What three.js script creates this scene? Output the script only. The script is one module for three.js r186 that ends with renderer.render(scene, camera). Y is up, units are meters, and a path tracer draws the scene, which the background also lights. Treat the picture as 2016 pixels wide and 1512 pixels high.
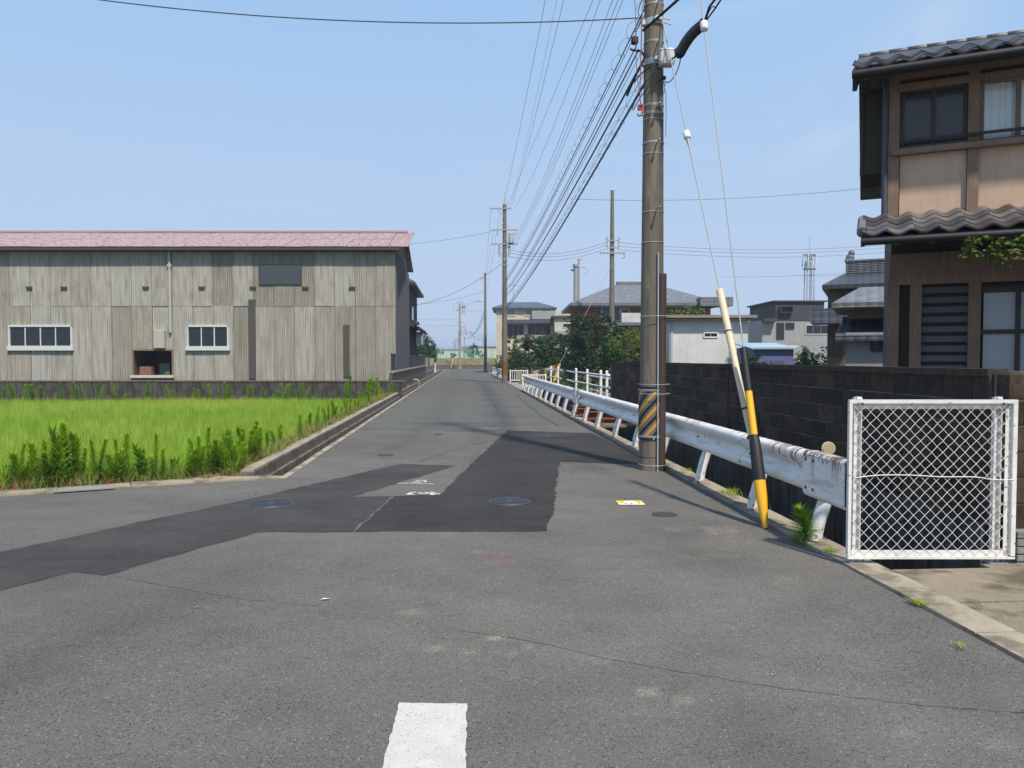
import * as THREE from 'three';
import { mergeGeometries } from 'three/addons/utils/BufferGeometryUtils.js';
import { RoundedBoxGeometry } from 'three/addons/geometries/RoundedBoxGeometry.js';

// ---------------------------------------------------------------- camera, sky, sun, exposure
const scene = new THREE.Scene();
const EYE = 1.6, YAW = 3.7 * Math.PI / 180, PITCH = -1.89 * Math.PI / 180;
const camera = new THREE.PerspectiveCamera(53.04, 1024 / 768, 0.05, 6000);
camera.rotation.order = 'YXZ';
camera.position.set(0, EYE, 0);
camera.rotation.y = -YAW; camera.rotation.x = PITCH;
scene.add(camera);
const renderer = new THREE.WebGLRenderer({ antialias: true });
renderer.setSize(1024, 768);
renderer.toneMapping = THREE.LinearToneMapping;
renderer.toneMappingExposure = 1.0;
renderer.shadowMap.enabled = true;

const R3 = new THREE.Vector3(Math.cos(YAW), 0, Math.sin(YAW));      // to the right of the viewer, level
const F3 = new THREE.Vector3(Math.sin(YAW), 0, -Math.cos(YAW));     // ahead of the viewer, level
const V = (x, y, z) => new THREE.Vector3(x, y, z);
const cam = (X, h, Z) => V(R3.x * X + F3.x * Z, h, R3.z * X + F3.z * Z);   // metres right, up, ahead of the viewer
const W = (x, h, s) => V(x, h, -s);                                 // metres right of the road's middle, up, along the road
const toXS = (px, py, h = 0) => { const Z = 1515 * (EYE - h) / (py - 706), X = (px - 1008) / 1515 * Z; const p = cam(X, h, Z); return [p.x, -p.z]; };
const at = (px, py, Z) => cam((px - 1008) / 1515 * Z, EYE + (706 - py) / 1515 * Z, Z);

let seed = 20240611;
function rnd() { seed |= 0; seed = seed + 0x6D2B79F5 | 0; let t = Math.imul(seed ^ seed >>> 15, 1 | seed); t = t + Math.imul(t ^ t >>> 7, 61 | t) ^ t; return ((t ^ t >>> 14) >>> 0) / 4294967296; }
const rr = (a, b) => a + (b - a) * rnd();
const hash = (x, y, k) => { let h = Math.imul(x | 0, 374761393) ^ Math.imul(y | 0, 668265263) ^ Math.imul(k | 0, 1274126177); h = Math.imul(h ^ h >>> 13, 1274126177); return ((h ^ h >>> 16) >>> 0) / 4294967296; };
function vnoise(x, y, per, k) {                                     // periodic value noise
  const x0 = Math.floor(x), y0 = Math.floor(y); let fx = x - x0, fy = y - y0;
  fx = fx * fx * (3 - 2 * fx); fy = fy * fy * (3 - 2 * fy);
  const m = v => ((v % per) + per) % per, a = m(x0), b = m(x0 + 1), c = m(y0), d = m(y0 + 1);
  return (hash(a, c, k) * (1 - fx) + hash(b, c, k) * fx) * (1 - fy) + (hash(a, d, k) * (1 - fx) + hash(b, d, k) * fx) * fy;
}
function fbm(u, v, f, oct, k) { let s = 0, a = 0.5, n = 0; for (let i = 0; i < oct; i++) { s += a * vnoise(u * f, v * f, f, k + i * 17); n += a; a *= 0.55; f *= 2; } return s / n; }

// sky: clear summer air, paler and hazier towards the horizon, a few thin wisps
{
  const w = 1024, h = 512, d = new Float32Array(w * h * 4);
  const hor = [0.60, 0.71, 0.885], mid = [0.335, 0.555, 0.870], zen = [0.26, 0.44, 0.74];
  for (let j = 0; j < h; j++) {
    const lat = ((j + 0.5) / h - 0.5) * Math.PI, sy = Math.sin(lat);
    for (let i = 0; i < w; i++) {
      const u = (i + 0.5) / w, o = (j * w + i) * 4;
      let c;
      if (sy < 0) { const t = Math.min(1, -sy * 6); c = [0.60 * (1 - t) + 0.16 * t, 0.71 * (1 - t) + 0.16 * t, 0.885 * (1 - t) + 0.15 * t]; }
      else {
        const e = sy / 0.46;
        if (e < 1) { const t = Math.pow(e, 0.8); c = hor.map((q, k) => q + (mid[k] - q) * t); }
        else { const t = Math.min(1, (sy - 0.46) / 0.54); c = mid.map((q, k) => q + (zen[k] - q) * t); }
        const px = Math.cos(lat) * Math.cos((u - 0.5) * 2 * Math.PI) * 3 + 20, py = Math.cos(lat) * Math.sin((u - 0.5) * 2 * Math.PI) * 3 + 20;
        const den = Math.max(0.16, sy);
        const nx = px / 3 / den * 0.5 + 40, ny = py / 3 / den * 0.5 + 40;
        let q = 0, a = 0.5, f = 1; for (let o2 = 0; o2 < 5; o2++) { q += a * vnoise(nx * f * 1.1, ny * f * 1.5, 4096, 5 + o2); a *= 0.5; f *= 2.1; }
        const ph = (u - 0.5) * 2 * Math.PI, dx = Math.cos(lat) * Math.cos(ph), dz = Math.cos(lat) * Math.sin(ph), el = Math.asin(sy), az = Math.atan2(dx, -dz);
        let w = 0, wa = 0.5, wf = 1; for (let o3 = 0; o3 < 5; o3++) { w += wa * vnoise(az * 14 * wf + 50, el * 26 * wf + 50 - az * 12 * wf, 65536, 90 + o3); wa *= 0.55; wf *= 2; }
        const bank = Math.exp(-(((az - 0.50) / 0.075) ** 2) - (((el - 0.31 - (az - 0.50) * 0.5) / 0.045) ** 2)) * Math.max(0, w - 0.28) * 1.3;
        const cl = Math.max(0, q - 0.56) * 0.45 * Math.min(1, sy * 4) + bank;
        c = c.map((v, k) => v + (([0.86, 0.88, 0.93])[k] - v) * Math.min(0.6, cl));
      }
      d[o] = c[0]; d[o + 1] = c[1]; d[o + 2] = c[2]; d[o + 3] = 1;
    }
  }
  const t = new THREE.DataTexture(d, w, h, THREE.RGBAFormat, THREE.FloatType);
  t.mapping = THREE.EquirectangularReflectionMapping; t.magFilter = THREE.LinearFilter; t.minFilter = THREE.LinearFilter; t.needsUpdate = true;
  scene.background = t; scene.environment = t;
}
const sun = new THREE.DirectionalLight(new THREE.Color(1.0, 0.905, 0.775), 5.0);
sun.position.copy(cam(0.30, 1, -0.66).multiplyScalar(120)); sun.target.position.copy(cam(0, 0, 25));
sun.position.add(sun.target.position);
sun.castShadow = true; sun.shadow.radius = 4.5; sun.shadow.mapSize.set(4096, 4096);
Object.assign(sun.shadow.camera, { left: -70, right: 70, top: 70, bottom: -70, near: 1, far: 400 });
scene.add(sun, sun.target);

// ---------------------------------------------------------------- naming and adding
const used = new Map();
function numbered(name) { const n = used.get(name) || 0; used.set(name, n + 1); return n ? name + '_' + String(n).padStart(3, '0') : name; }
function flat(g) { g = g.index ? g.toNonIndexed() : g; for (const k of Object.keys(g.attributes)) if (!['position', 'normal', 'uv'].includes(k)) g.deleteAttribute(k); if (!g.attributes.uv) g.setAttribute('uv', new THREE.BufferAttribute(new Float32Array(g.attributes.position.count * 2), 2)); return g; }
function merged(list) { if (!Array.isArray(list)) return list; return list.length === 1 ? list[0] : mergeGeometries(list.map(flat)); }
function metreUV(g, sc = 1, du = 0, dv = 0) {                       // box projection in metres
  g = g.index ? g.toNonIndexed() : g; const p = g.attributes.position, n = g.attributes.normal, uv = new Float32Array(p.count * 2);
  for (let i = 0; i < p.count; i++) {
    const ax = Math.abs(n.getX(i)), ay = Math.abs(n.getY(i)), az = Math.abs(n.getZ(i)); let u, v;
    if (ay > ax && ay > az) { u = p.getX(i); v = p.getZ(i); } else if (ax > az) { u = p.getZ(i); v = p.getY(i); } else { u = p.getX(i); v = p.getY(i); }
    uv[i * 2] = u * sc + du; uv[i * 2 + 1] = v * sc + dv;
  }
  g.setAttribute('uv', new THREE.BufferAttribute(uv, 2)); return g;
}
function part(name, geo, m, parent, label) {
  let g = merged(geo); if (m.userData.metres) g = metreUV(flat(g.clone()), 1 / m.userData.metres);
  const o = new THREE.Mesh(g, m); o.name = name; o.castShadow = o.receiveShadow = true; if (label) o.userData.label = label; parent.add(o); return o;
}
function thing(name, label, category, group, pos, turn = 0) {
  const o = new THREE.Group(); o.name = numbered(name); o.userData = { label, category }; if (group) o.userData.group = group;
  if (pos) o.position.copy(pos); o.rotation.y = turn; scene.add(o); return o;
}
function one(name, geo, m, label, category, group) { const o = part(numbered(name), geo, m, scene); o.userData = { label, category }; if (group) o.userData.group = group; return o; }
function struct(name, geo, m) { const o = part(numbered(name), geo, m, scene); o.userData = { kind: 'structure' }; return o; }
function copy(o, label, group) { const c = o.clone(); c.name = numbered(o.name.replace(/_\d{3}$/, '')); c.userData = { ...o.userData }; if (label) c.userData.label = label; if (group) c.userData.group = group; scene.add(c); return c; }

// ---------------------------------------------------------------- shapes
const M4 = new THREE.Matrix4();
function box(w, h, d, x = 0, y = 0, z = 0, ry = 0, rx = 0, rz = 0) { const g = new THREE.BoxGeometry(w, h, d); if (ry || rx || rz) g.applyMatrix4(new THREE.Matrix4().makeRotationFromEuler(new THREE.Euler(rx, ry, rz, 'YXZ'))); g.translate(x, y, z); return g; }
function rbox(w, h, d, r, x = 0, y = 0, z = 0) { const g = new RoundedBoxGeometry(w, h, d, 2, r); g.translate(x, y, z); return g; }
function cyl(r0, r1, h, x = 0, y = 0, z = 0, n = 16, open = false) { const g = new THREE.CylinderGeometry(r1, r0, h, n, 1, open); g.translate(x, y + h / 2, z); return g; }   // r0 at the bottom, y = foot
function rod(a, b, r, n = 8, r2 = r) { const d = b.clone().sub(a), L = d.length(); const g = new THREE.CylinderGeometry(r2, r, L, n, 1); g.translate(0, L / 2, 0); g.applyQuaternion(new THREE.Quaternion().setFromUnitVectors(V(0, 1, 0), d.normalize())); g.translate(a.x, a.y, a.z); return g; }
function bar(a, b, w, h) { const d = b.clone().sub(a), L = d.length(); const g = new THREE.BoxGeometry(w, h, L); g.applyMatrix4(new THREE.Matrix4().lookAt(b, a, V(0, 1, 0))); const m = a.clone().add(b).multiplyScalar(0.5); g.translate(m.x, m.y, m.z); return g; }
function tube(pts, r, seg = 20, n = 6) { return new THREE.TubeGeometry(new THREE.CatmullRomCurve3(pts), seg, r, n, false); }
function torus(R, r, x, y, z, n = 24, m = 6) { const g = new THREE.TorusGeometry(R, r, m, n); g.rotateX(Math.PI / 2); g.translate(x, y, z); return g; }
function poly(pts, y) {                                             // flat sheet from [x, s] points
  const sh = new THREE.Shape(pts.map(([x, s]) => new THREE.Vector2(x, s))); const g = new THREE.ShapeGeometry(sh); g.rotateX(-Math.PI / 2); g.translate(0, y, 0);
  const n = g.attributes.normal; for (let i = 0; i < n.count; i++) n.setXYZ(i, 0, 1, 0); return g;
}
function prism(pts, y0, y1) { const sh = new THREE.Shape(pts.map(([x, s]) => new THREE.Vector2(x, s))); const g = new THREE.ExtrudeGeometry(sh, { depth: y1 - y0, bevelEnabled: false }); g.rotateX(-Math.PI / 2); g.translate(0, y0, 0); return g; }
const wbox = (x0, x1, y0, y1, s0, s1) => box(x1 - x0, y1 - y0, s1 - s0, (x0 + x1) / 2, (y0 + y1) / 2, -(s0 + s1) / 2);
class Tris {                                                        // loose triangles with their own normals
  constructor() { this.p = []; this.n = []; this.u = []; }
  tri(a, b, c) { const nx = (b.y - a.y) * (c.z - a.z) - (b.z - a.z) * (c.y - a.y), ny = (b.z - a.z) * (c.x - a.x) - (b.x - a.x) * (c.z - a.z), nz = (b.x - a.x) * (c.y - a.y) - (b.y - a.y) * (c.x - a.x), l = Math.hypot(nx, ny, nz) || 1; for (const q of [a, b, c]) { this.p.push(q.x, q.y, q.z); this.n.push(nx / l, ny / l, nz / l); this.u.push(0, 0); } }
  quad(a, b, c, d) { this.tri(a, b, c); this.tri(a, c, d); }
  geo() { const g = new THREE.BufferGeometry(); g.setAttribute('position', new THREE.Float32BufferAttribute(this.p, 3)); g.setAttribute('normal', new THREE.Float32BufferAttribute(this.n, 3)); g.setAttribute('uv', new THREE.Float32BufferAttribute(this.u, 2)); return g; }
}
function sagging(a, b, sag, n = 28) { const o = []; for (let i = 0; i <= n; i++) { const t = i / n; const p = a.clone().lerp(b, t); p.y -= 4 * sag * t * (1 - t); o.push(p); } return o; }
const cable = (a, b, sag, r, n = 28) => tube(sagging(a, b, sag, n), r, n * 2, 5);

// ---------------------------------------------------------------- materials
const enc = v => Math.round(255 * Math.min(1, Math.max(0, v <= 0.0031308 ? v * 12.92 : 1.055 * Math.pow(v, 1 / 2.4) - 0.055)));
function tex(n, f, color = true, m = n) {
  const d = new Uint8Array(n * m * 4);
  for (let j = 0; j < m; j++) for (let i = 0; i < n; i++) { const c = f(i / n, j / m, i, j), o = (j * n + i) * 4; if (color) { d[o] = enc(c[0]); d[o + 1] = enc(c[1]); d[o + 2] = enc(c[2]); } else { d[o] = d[o + 1] = d[o + 2] = Math.round(255 * Math.min(1, Math.max(0, c))); } d[o + 3] = 255; }
  const t = new THREE.DataTexture(d, n, m); t.wrapS = t.wrapT = THREE.RepeatWrapping; t.magFilter = THREE.LinearFilter; t.minFilter = THREE.LinearMipmapLinearFilter; t.generateMipmaps = true; t.anisotropy = 8; if (color) t.colorSpace = THREE.SRGBColorSpace; t.needsUpdate = true; return t;
}
function mat(r, g, b, rough = 0.8, o = {}) { const m = new THREE.MeshStandardMaterial({ color: new THREE.Color().setRGB(r, g, b), roughness: rough, side: THREE.DoubleSide, ...o }); return m; }
function tmat(map, metres, rough = 0.9, o = {}) { const m = new THREE.MeshStandardMaterial({ map, roughness: rough, side: THREE.DoubleSide, ...o }); m.userData.metres = metres; return m; }
const mix = (a, b, t) => a.map((v, i) => v + (b[i] - v) * t);
const sat = v => Math.min(1, Math.max(0, v));

function asphalt(n, base, amp, light, k, mott = 0.32) {                          // crushed stone in bitumen
  const stones = new Float32Array(n * n);
  const cnt = Math.round(n * n / 13);
  for (let q = 0; q < cnt; q++) {
    const cx = hash(q, 1, k) * n, cy = hash(q, 2, k) * n, r = 0.7 + 1.7 * hash(q, 3, k) * hash(q, 7, k), v = hash(q, 4, k), el = 0.6 + 0.8 * hash(q, 5, k);
    const t = v > 0.88 ? light * (0.5 + hash(q, 6, k)) : (v - 0.5) * amp * 1.6;
    for (let j = -3; j <= 3; j++) for (let i = -3; i <= 3; i++) { const d = Math.hypot(i * el, j / el); if (d < r) { const o = (((Math.floor(cy) + j) % n + n) % n) * n + (((Math.floor(cx) + i) % n + n) % n); stones[o] = t * (1 - 0.4 * d / r); } }
  }
  return (u, v, i, j) => { const st = stones[j * n + i], lo = fbm(u, v, 5, 4, k + 50) - 0.5, fine = hash(i, j, k + 9) - 0.5; const s = 1 + lo * mott + (fbm(u * 0.5, v, 26, 3, k + 80) - 0.5) * mott * 0.8 + fine * 0.30 * amp * 2 + st; return [base[0] * s, base[1] * s, base[2] * s]; };
}
const texRoad = tex(2048, asphalt(2048, [0.117, 0.109, 0.097], 1.25, 1.2, 11));
const texPatch = tex(1024, asphalt(1024, [0.029, 0.0265, 0.024], 0.9, 1.4, 23, 0.8));
const texFar = tex(1024, asphalt(1024, [0.100, 0.097, 0.084], 0.8, 1.0, 31, 0.45));
const bumpGrain = tex(1024, (u, v, i, j) => 0.5 + 0.5 * (fbm(u, v, 220, 2, 71) - 0.5) * 2, false);
const mRoad = new THREE.MeshStandardMaterial({ map: texRoad, vertexColors: true, roughness: 1, bumpMap: bumpGrain, bumpScale: 0.002 });
const mRoadOld = tmat(texRoad, 5, 0.93);
const mPatch = tmat(texPatch, 3.5, 1, { bumpMap: bumpGrain, bumpScale: 0.0015 });
const mPatchWorn = tmat(tex(1024, asphalt(1024, [0.043, 0.039, 0.0355], 0.9, 1.3, 27, 0.7)), 3.5, 1, { bumpMap: bumpGrain, bumpScale: 0.0015 });
const mFar = tmat(texFar, 4, 1);

const concreteFn = (base, k, dirt = 0.5, streak = 0) => (u, v, i, j) => {
  const a = fbm(u, v, 6, 5, k), b = fbm(u, v, 40, 3, k + 3), g = hash(i, j, k), st = fbm(u, v * 0.12, 48, 3, k + 8);
  const s = 0.72 + 0.5 * a + 0.22 * (b - 0.5) + 0.18 * (g - 0.5) - streak * sat((st - 0.45) * 4) * 0.55;
  const d = sat((fbm(u, v, 9, 4, k + 21) - 0.5) * 5) * dirt;
  return mix(base.map(q => q * s), [base[0] * 0.35, base[1] * 0.33, base[2] * 0.28], d);
};
const mKerb = tmat(tex(512, concreteFn([0.36, 0.305, 0.225], 101, 0.7)), 1.6, 0.95, { bumpMap: bumpGrain, bumpScale: 0.004 });
const mSlab = tmat(tex(1024, concreteFn([0.25, 0.208, 0.145], 111, 0.8)), 2.4, 0.95, { bumpMap: bumpGrain, bumpScale: 0.006 });
const mDitch = tmat(tex(512, concreteFn([0.17, 0.145, 0.115], 121, 0.7, 0.6)), 1.5, 0.95);
const mCanal = tmat(tex(512, concreteFn([0.085, 0.078, 0.068], 131, 0.7, 0.8)), 1.8, 0.95);
const mPlinth = tmat(tex(1024, concreteFn([0.085, 0.08, 0.072], 141, 0.6, 1.0)), 3, 0.95);
const mPaleConcrete = tmat(tex(512, concreteFn([0.33, 0.32, 0.30], 151, 0.4, 0.5)), 2, 0.9);
const blockFn = (base, k) => (u, v, i, j) => { const a = fbm(u, v, 4, 4, k), g = hash(i, j, k + 1), w = hash(i >> 1, j >> 1, k + 2); let s = 0.55 + 0.7 * a + 0.55 * (g - 0.5); let c = base.map(q => q * s); if (w > 0.94) c = c.map(q => q + 0.15); const st = sat((fbm(u, v * 0.15, 20, 3, k + 7) - 0.5) * 4); return mix(c, base.map(q => q * 0.3), st * 0.6); };
const mBlocks = [0, 1, 2, 3].map(q => tmat(tex(256, blockFn([[0.14, 0.095, 0.06], [0.105, 0.073, 0.048], [0.175, 0.122, 0.08], [0.082, 0.058, 0.04]][q], 200 + q * 13)), 0.45, 0.97, { bumpMap: bumpGrain, bumpScale: 0.035 }));
const mMortar = tmat(tex(256, concreteFn([0.145, 0.125, 0.10], 171, 0.9)), 1, 0.97);

// weathered concrete of the poles
const mPole = tmat(tex(512, (u, v, i, j) => { const a = fbm(u, v * 0.3, 12, 4, 301), g = hash(i, j, 302), st = sat((fbm(u, v * 0.08, 30, 3, 305) - 0.48) * 4); return mix([0.185, 0.158, 0.122].map(q => q * (0.7 + 0.55 * a + 0.25 * (g - 0.5))), [0.078, 0.064, 0.048], st * 0.5); }), 1.3, 0.92, { bumpMap: bumpGrain, bumpScale: 0.003 });
const mPolePale = tmat(tex(256, concreteFn([0.34, 0.325, 0.30], 311, 0.3, 0.5)), 1.3, 0.92);
const mGalv = mat(0.50, 0.52, 0.53, 0.5, { metalness: 0.35 });
const mGalvDull = mat(0.33, 0.345, 0.35, 0.55, { metalness: 0.3 });
const mBlack = mat(0.012, 0.012, 0.014, 0.55);
const mCableGrey = mat(0.07, 0.078, 0.095, 0.6);
const mCopper = mat(0.25, 0.06, 0.05, 0.6);
const mBrownPipe = mat(0.062, 0.042, 0.034, 0.5);
const mPorcelain = mat(0.78, 0.76, 0.72, 0.25);
const mYellow = mat(0.83, 0.44, 0.018, 0.42);
const mGrid = mat(0.15, 0.148, 0.142, 0.8), mAmber = mat(0.62, 0.30, 0.025, 0.6);

// white paint that has weathered, for steel
const mWhite = tmat(tex(512, (u, v, i, j) => { const a = fbm(u, v, 8, 4, 401), g = hash(i, j, 402), sp = sat((fbm(u, v, 24, 3, 405) - 0.66) * 12); return mix([0.84, 0.845, 0.83].map(q => q * (0.82 + 0.3 * (a - 0.3) + 0.05 * (g - 0.5))), [0.26, 0.13, 0.065], sp * 0.75); }), 1.1, 0.5);
const mGateWhite = tmat(tex(256, (u, v, i, j) => { const a = fbm(u, v, 10, 4, 411), sp = sat((fbm(u, v, 20, 3, 415) - 0.72) * 12); return mix([0.80, 0.785, 0.75].map(q => q * (0.86 + 0.24 * (a - 0.3))), [0.22, 0.1, 0.05], sp * 0.8); }), 0.7, 0.5);
const mWireWhite = mat(0.72, 0.715, 0.69, 0.5);
// guard rail paint: rust eats in from the rolled upper edge and runs down (u along, v 0 foot .. 1 upper edge)
function railTex(rust, k) {
  return tex(1024, (u, v, i, j) => {
    const a = fbm(u, v, 10, 4, k), chalk = fbm(u, v * 0.25, 40, 3, k + 3), g = hash(i, j, k + 1);
    let c = [0.87, 0.855, 0.81].map(q => q * (0.84 + 0.34 * (a - 0.35) + 0.10 * (chalk - 0.5) + 0.04 * (g - 0.5)));
    const reach = 0.26 * rust * (0.30 + 2.2 * Math.pow(vnoise(u * 260, 3, 260, k + 5), 1.8) * vnoise(u * 14, 5, 14, k + 6));
    const edge = sat((v - (1 - reach)) * 40) * sat((vnoise(u * 420, v * 4, 420, k + 7) - 0.38) * 5);
    const run = sat((vnoise(u * 120, 2, 120, k + 9) - 0.72) * 5) * sat((v - 0.35) * 2.2) * rust * 0.9 * vnoise(u * 8, 4, 8, k + 10);
    c = mix(c, [0.34, 0.21, 0.11], run); c = mix(c, [0.155, 0.055, 0.028], edge);
    const scuff = sat((fbm(u, v * 0.6, 16, 4, k + 30) - 0.62) * 9) * (v < 0.45 ? 0.55 : 0.2); c = mix(c, [0.42, 0.44, 0.46], scuff);
    const spot = sat((fbm(u, v, 60, 2, k + 40) - 0.8) * 14) * rust; return mix(c, [0.2, 0.08, 0.04], spot);
  }, true, 256);
}

// ================================================================ the setting
const K0 = [-2.72, 10.35], dK = [-0.9225, -0.386], nK = [-0.386, 0.9225];
const kp = (t, o) => [K0[0] + dK[0] * t + nK[0] * o, K0[1] + dK[1] * t + nK[1] * o];
const xs2 = p => [p.x, -p.z];
const backL = xs2(cam(-46, 0, 34.5));
const mDirt = tmat(tex(1024, (u, v, i, j) => { const a = fbm(u, v, 6, 5, 501), b = fbm(u, v, 60, 2, 505), g = hash(i, j, 503); return mix([0.19, 0.15, 0.10], [0.09, 0.12, 0.04], sat((a - 0.45) * 5)).map(q => q * (0.6 + 0.6 * b + 0.3 * (g - 0.5))); }), 6, 1);
{
  const sh = new THREE.Shape([[-2500, -2500], [2500, -2500], [2500, 3000], [-2500, 3000]].map(p => new THREE.Vector2(...p)));
  const hole = pts => sh.holes.push(new THREE.Path(pts.map(p => new THREE.Vector2(...p))));
  hole([[-2.4, 10.3], [-2.4, 112], [-3.02, 112], [-3.02, 34.4], backL, kp(42, 0.3), kp(0, 0.02)]);
  hole([[3.1, 5.5], [4.3, 5.5], [4.3, 40.3], [3.1, 40.3]]);
  hole([[3.1, 51.2], [4.3, 51.2], [4.3, 112], [3.1, 112]]);
  const g = new THREE.ShapeGeometry(sh); g.rotateX(-Math.PI / 2); g.translate(0, -0.03, 0);
  struct('ground', g, mDirt);
}
// road: one sheet, the junction in front of the viewer and the lane ahead
{
  const left = s => s >= 10.35 ? -2.35 : s > 10.2 ? -2.35 - (10.35 - s) / 0.15 * 0.73 : Math.max(-45, -2.72 - (10.35 - s) * 2.39);
  const S = []; for (let s = -14; s < 2.4; s += 0.4) S.push(s); for (let s = 2.4; s < 11; s += 0.045) S.push(s); for (let s = 11; s < 18; s += 0.12) S.push(s); for (let s = 18; s <= 117; s += 1) S.push(s);
  const X = []; for (let x = 2.96; x > -8; x -= 0.05) X.push(x); for (let x = -8; x >= -46; x -= 0.6) X.push(x);
  const marks = [];                                                 // dust, cement smears and survey paint that lie on the asphalt: [x, s, rx, rs, colour gain]
  const blot = (px, py, w, h, gain) => { const [x, s] = toXS(px, py), Z = 1515 * EYE / (py - 706); marks.push([x, s, w / 1515 * Z, h / 1515 * Z * Z / EYE, gain]); };
  for (const [px, py, w, h, k] of [[860, 1282, 22, 7, 0.55], [922, 1292, 24, 6, 0.55], [975, 1262, 16, 6, 0.6], [1043, 1279, 8, 4, 0.5], [1280, 1372, 26, 9, 0.6], [1355, 1386, 30, 7, 0.45], [725, 1152, 10, 5, 0.5], [806, 1210, 22, 6, 0.35], [1190, 1305, 30, 10, 0.25], [1420, 1047, 40, 9, 0.4], [1335, 1043, 30, 7, 0.35], [1655, 1352, 12, 4, 0.6], [1805, 1457, 24, 9, 0.35], [1000, 1293, 12, 4, 0.35], [1400, 1100, 50, 9, 0.25], [1560, 1150, 40, 10, 0.2], [470, 1205, 14, 5, 0.25], [1000, 1340, 20, 6, 0.25], [1980, 1480, 40, 12, 0.25], [1110, 905, 40, 6, 0.35], [1090, 812, 60, 3, 0.5], [1690, 1240, 60, 16, 0.12]]) blot(px, py, w, h, [1 + k, 1 + k * 0.95, 1 + k * 0.8]);
  blot(968, 1087, 6, 5, [0.62, 1.15, 2.1]); blot(994, 1095, 7, 3, [0.7, 1.1, 1.7]); blot(1024, 1096, 9, 3, [0.75, 1.1, 1.7]); blot(955, 1097, 24, 4, [1.5, 0.85, 0.82]); blot(1000, 1104, 26, 7, [1.22, 0.94, 0.92]); blot(940, 1088, 10, 3, [1.4, 1.4, 1.35]); blot(150, 1284, 8, 5, [0.65, 1.15, 1.9]);
  const pos = [], uv = [], col = [], idx = [];
  for (const s of S) for (const x0 of X) {
    const x = Math.max(x0, left(s)); pos.push(x, 0, -s); uv.push(x / 5 + s * 0.006, s / 5 - x * 0.004);
    const n1 = fbm(x / 64 + 0.5, s / 64 + 0.5, 24, 4, 601) - 0.5, n2 = fbm(x / 64 + 0.5, s / 64 + 0.5, 160, 3, 611) - 0.5, n3 = fbm(x / 64 + 0.5, s / 64 + 0.5, 40, 3, 641) - 0.5;
    let c = [1 + n1 * 0.45 + n2 * 0.2 + n3 * 0.06, 1 + n1 * 0.45 + n2 * 0.2, 1 + n1 * 0.43 + n2 * 0.2 - n3 * 0.06];
    const bend = s < 10 ? (10 - s) * (10 - s) * 0.02 : 0; for (const tx of [-1.15, 0.35, 1.75]) { const d = (x - tx - bend * (tx > 0 ? 0.9 : -1.4) + (fbm(s / 64 + 0.3, tx + 0.7, 30, 2, 655) - 0.5) * 0.6) / 0.22, e = Math.exp(-d * d) * sat(fbm(x / 32 + 0.5, s / 64 + 0.5, 60, 3, 657) * 2.2 - 0.5); c = c.map(q => q * (1 - 0.16 * e)); }
    for (const [mx, ms, rx, rs, gain] of marks) { const d = ((x - mx) / rx) ** 2 + ((s - ms) / rs) ** 2; if (d < 4) { const e = sat((1.25 - d + (fbm(x / 16 + 1, s / 16 + 1, 180, 2, 631) - 0.5) * 3.0) * 0.9); c = c.map((q, i) => q * (1 + (gain[i] - 1) * e)); } }
    col.push(...c);
  }
  const nx = X.length;
  for (let j = 0; j < S.length - 1; j++) for (let i = 0; i < nx - 1; i++) {
    const a = j * nx + i, b = a + 1, c = a + nx, d = c + 1;
    if (pos[a * 3] !== pos[b * 3]) idx.push(a, c, b); if (pos[c * 3] !== pos[d * 3]) idx.push(b, c, d);
  }
  const g = new THREE.BufferGeometry(); g.setAttribute('position', new THREE.Float32BufferAttribute(pos, 3)); g.setAttribute('uv', new THREE.Float32BufferAttribute(uv, 2)); g.setAttribute('color', new THREE.Float32BufferAttribute(col, 3)); g.setIndex(idx); g.computeVertexNormals();
  const o = new THREE.Mesh(g, mRoad); o.name = 'road'; o.receiveShadow = o.castShadow = true; o.userData = { kind: 'structure' }; scene.add(o);
}
// edges of the patches wander a little as a saw cut and a roller leave them
function wander(pts, amp, step = 0.25) {
  const o = []; for (let i = 0; i < pts.length; i++) { const [a, b] = pts[i], [c, d] = pts[(i + 1) % pts.length], L = Math.hypot(c - a, d - b), n = Math.max(1, Math.floor(L / step)); for (let k = 0; k < n; k++) { const t = k / n, e = k ? (rnd() - 0.5) * amp : 0; o.push([a + (c - a) * t - (d - b) / L * e, b + (d - b) * t + (c - a) / L * e]); } } return o;
}
const PX = list => list.map(([a, b]) => toXS(a, b));
struct('road_surface_far', poly(wander([[-2.32, 17.2], ...PX([[720, 846]]).map(p => [-1.5, p[1]]), [0, 17.75], [1.4, 18.3], [2.94, 18.9], [2.94, 116.5], [-2.32, 116.5]], 0.05, 0.4), 0.003), mFar);
struct('asphalt_patch', poly(wander(PX([[-1500, 1423], [-260, 1146], [0, 1088], [483, 985], [787, 914], [896, 918], [690, 980], [772, 978], [735, 1010], [692, 1050], [500, 1051], [200, 1137], [135, 1130], [0, 1165], [-260, 1235], [-1500, 1570]]), 0.045, 0.12), 0.003), mPatchWorn);
struct('asphalt_patch', poly(wander(PX([[774, 978], [865, 976], [930, 912], [998, 848], [1166, 853], [1212, 876], [1262, 903], [1262, 916], [1103, 910], [1090, 1000], [1078, 1048], [694, 1050], [737, 1010]]), 0.045, 0.12), 0.003), mPatch);
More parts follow.
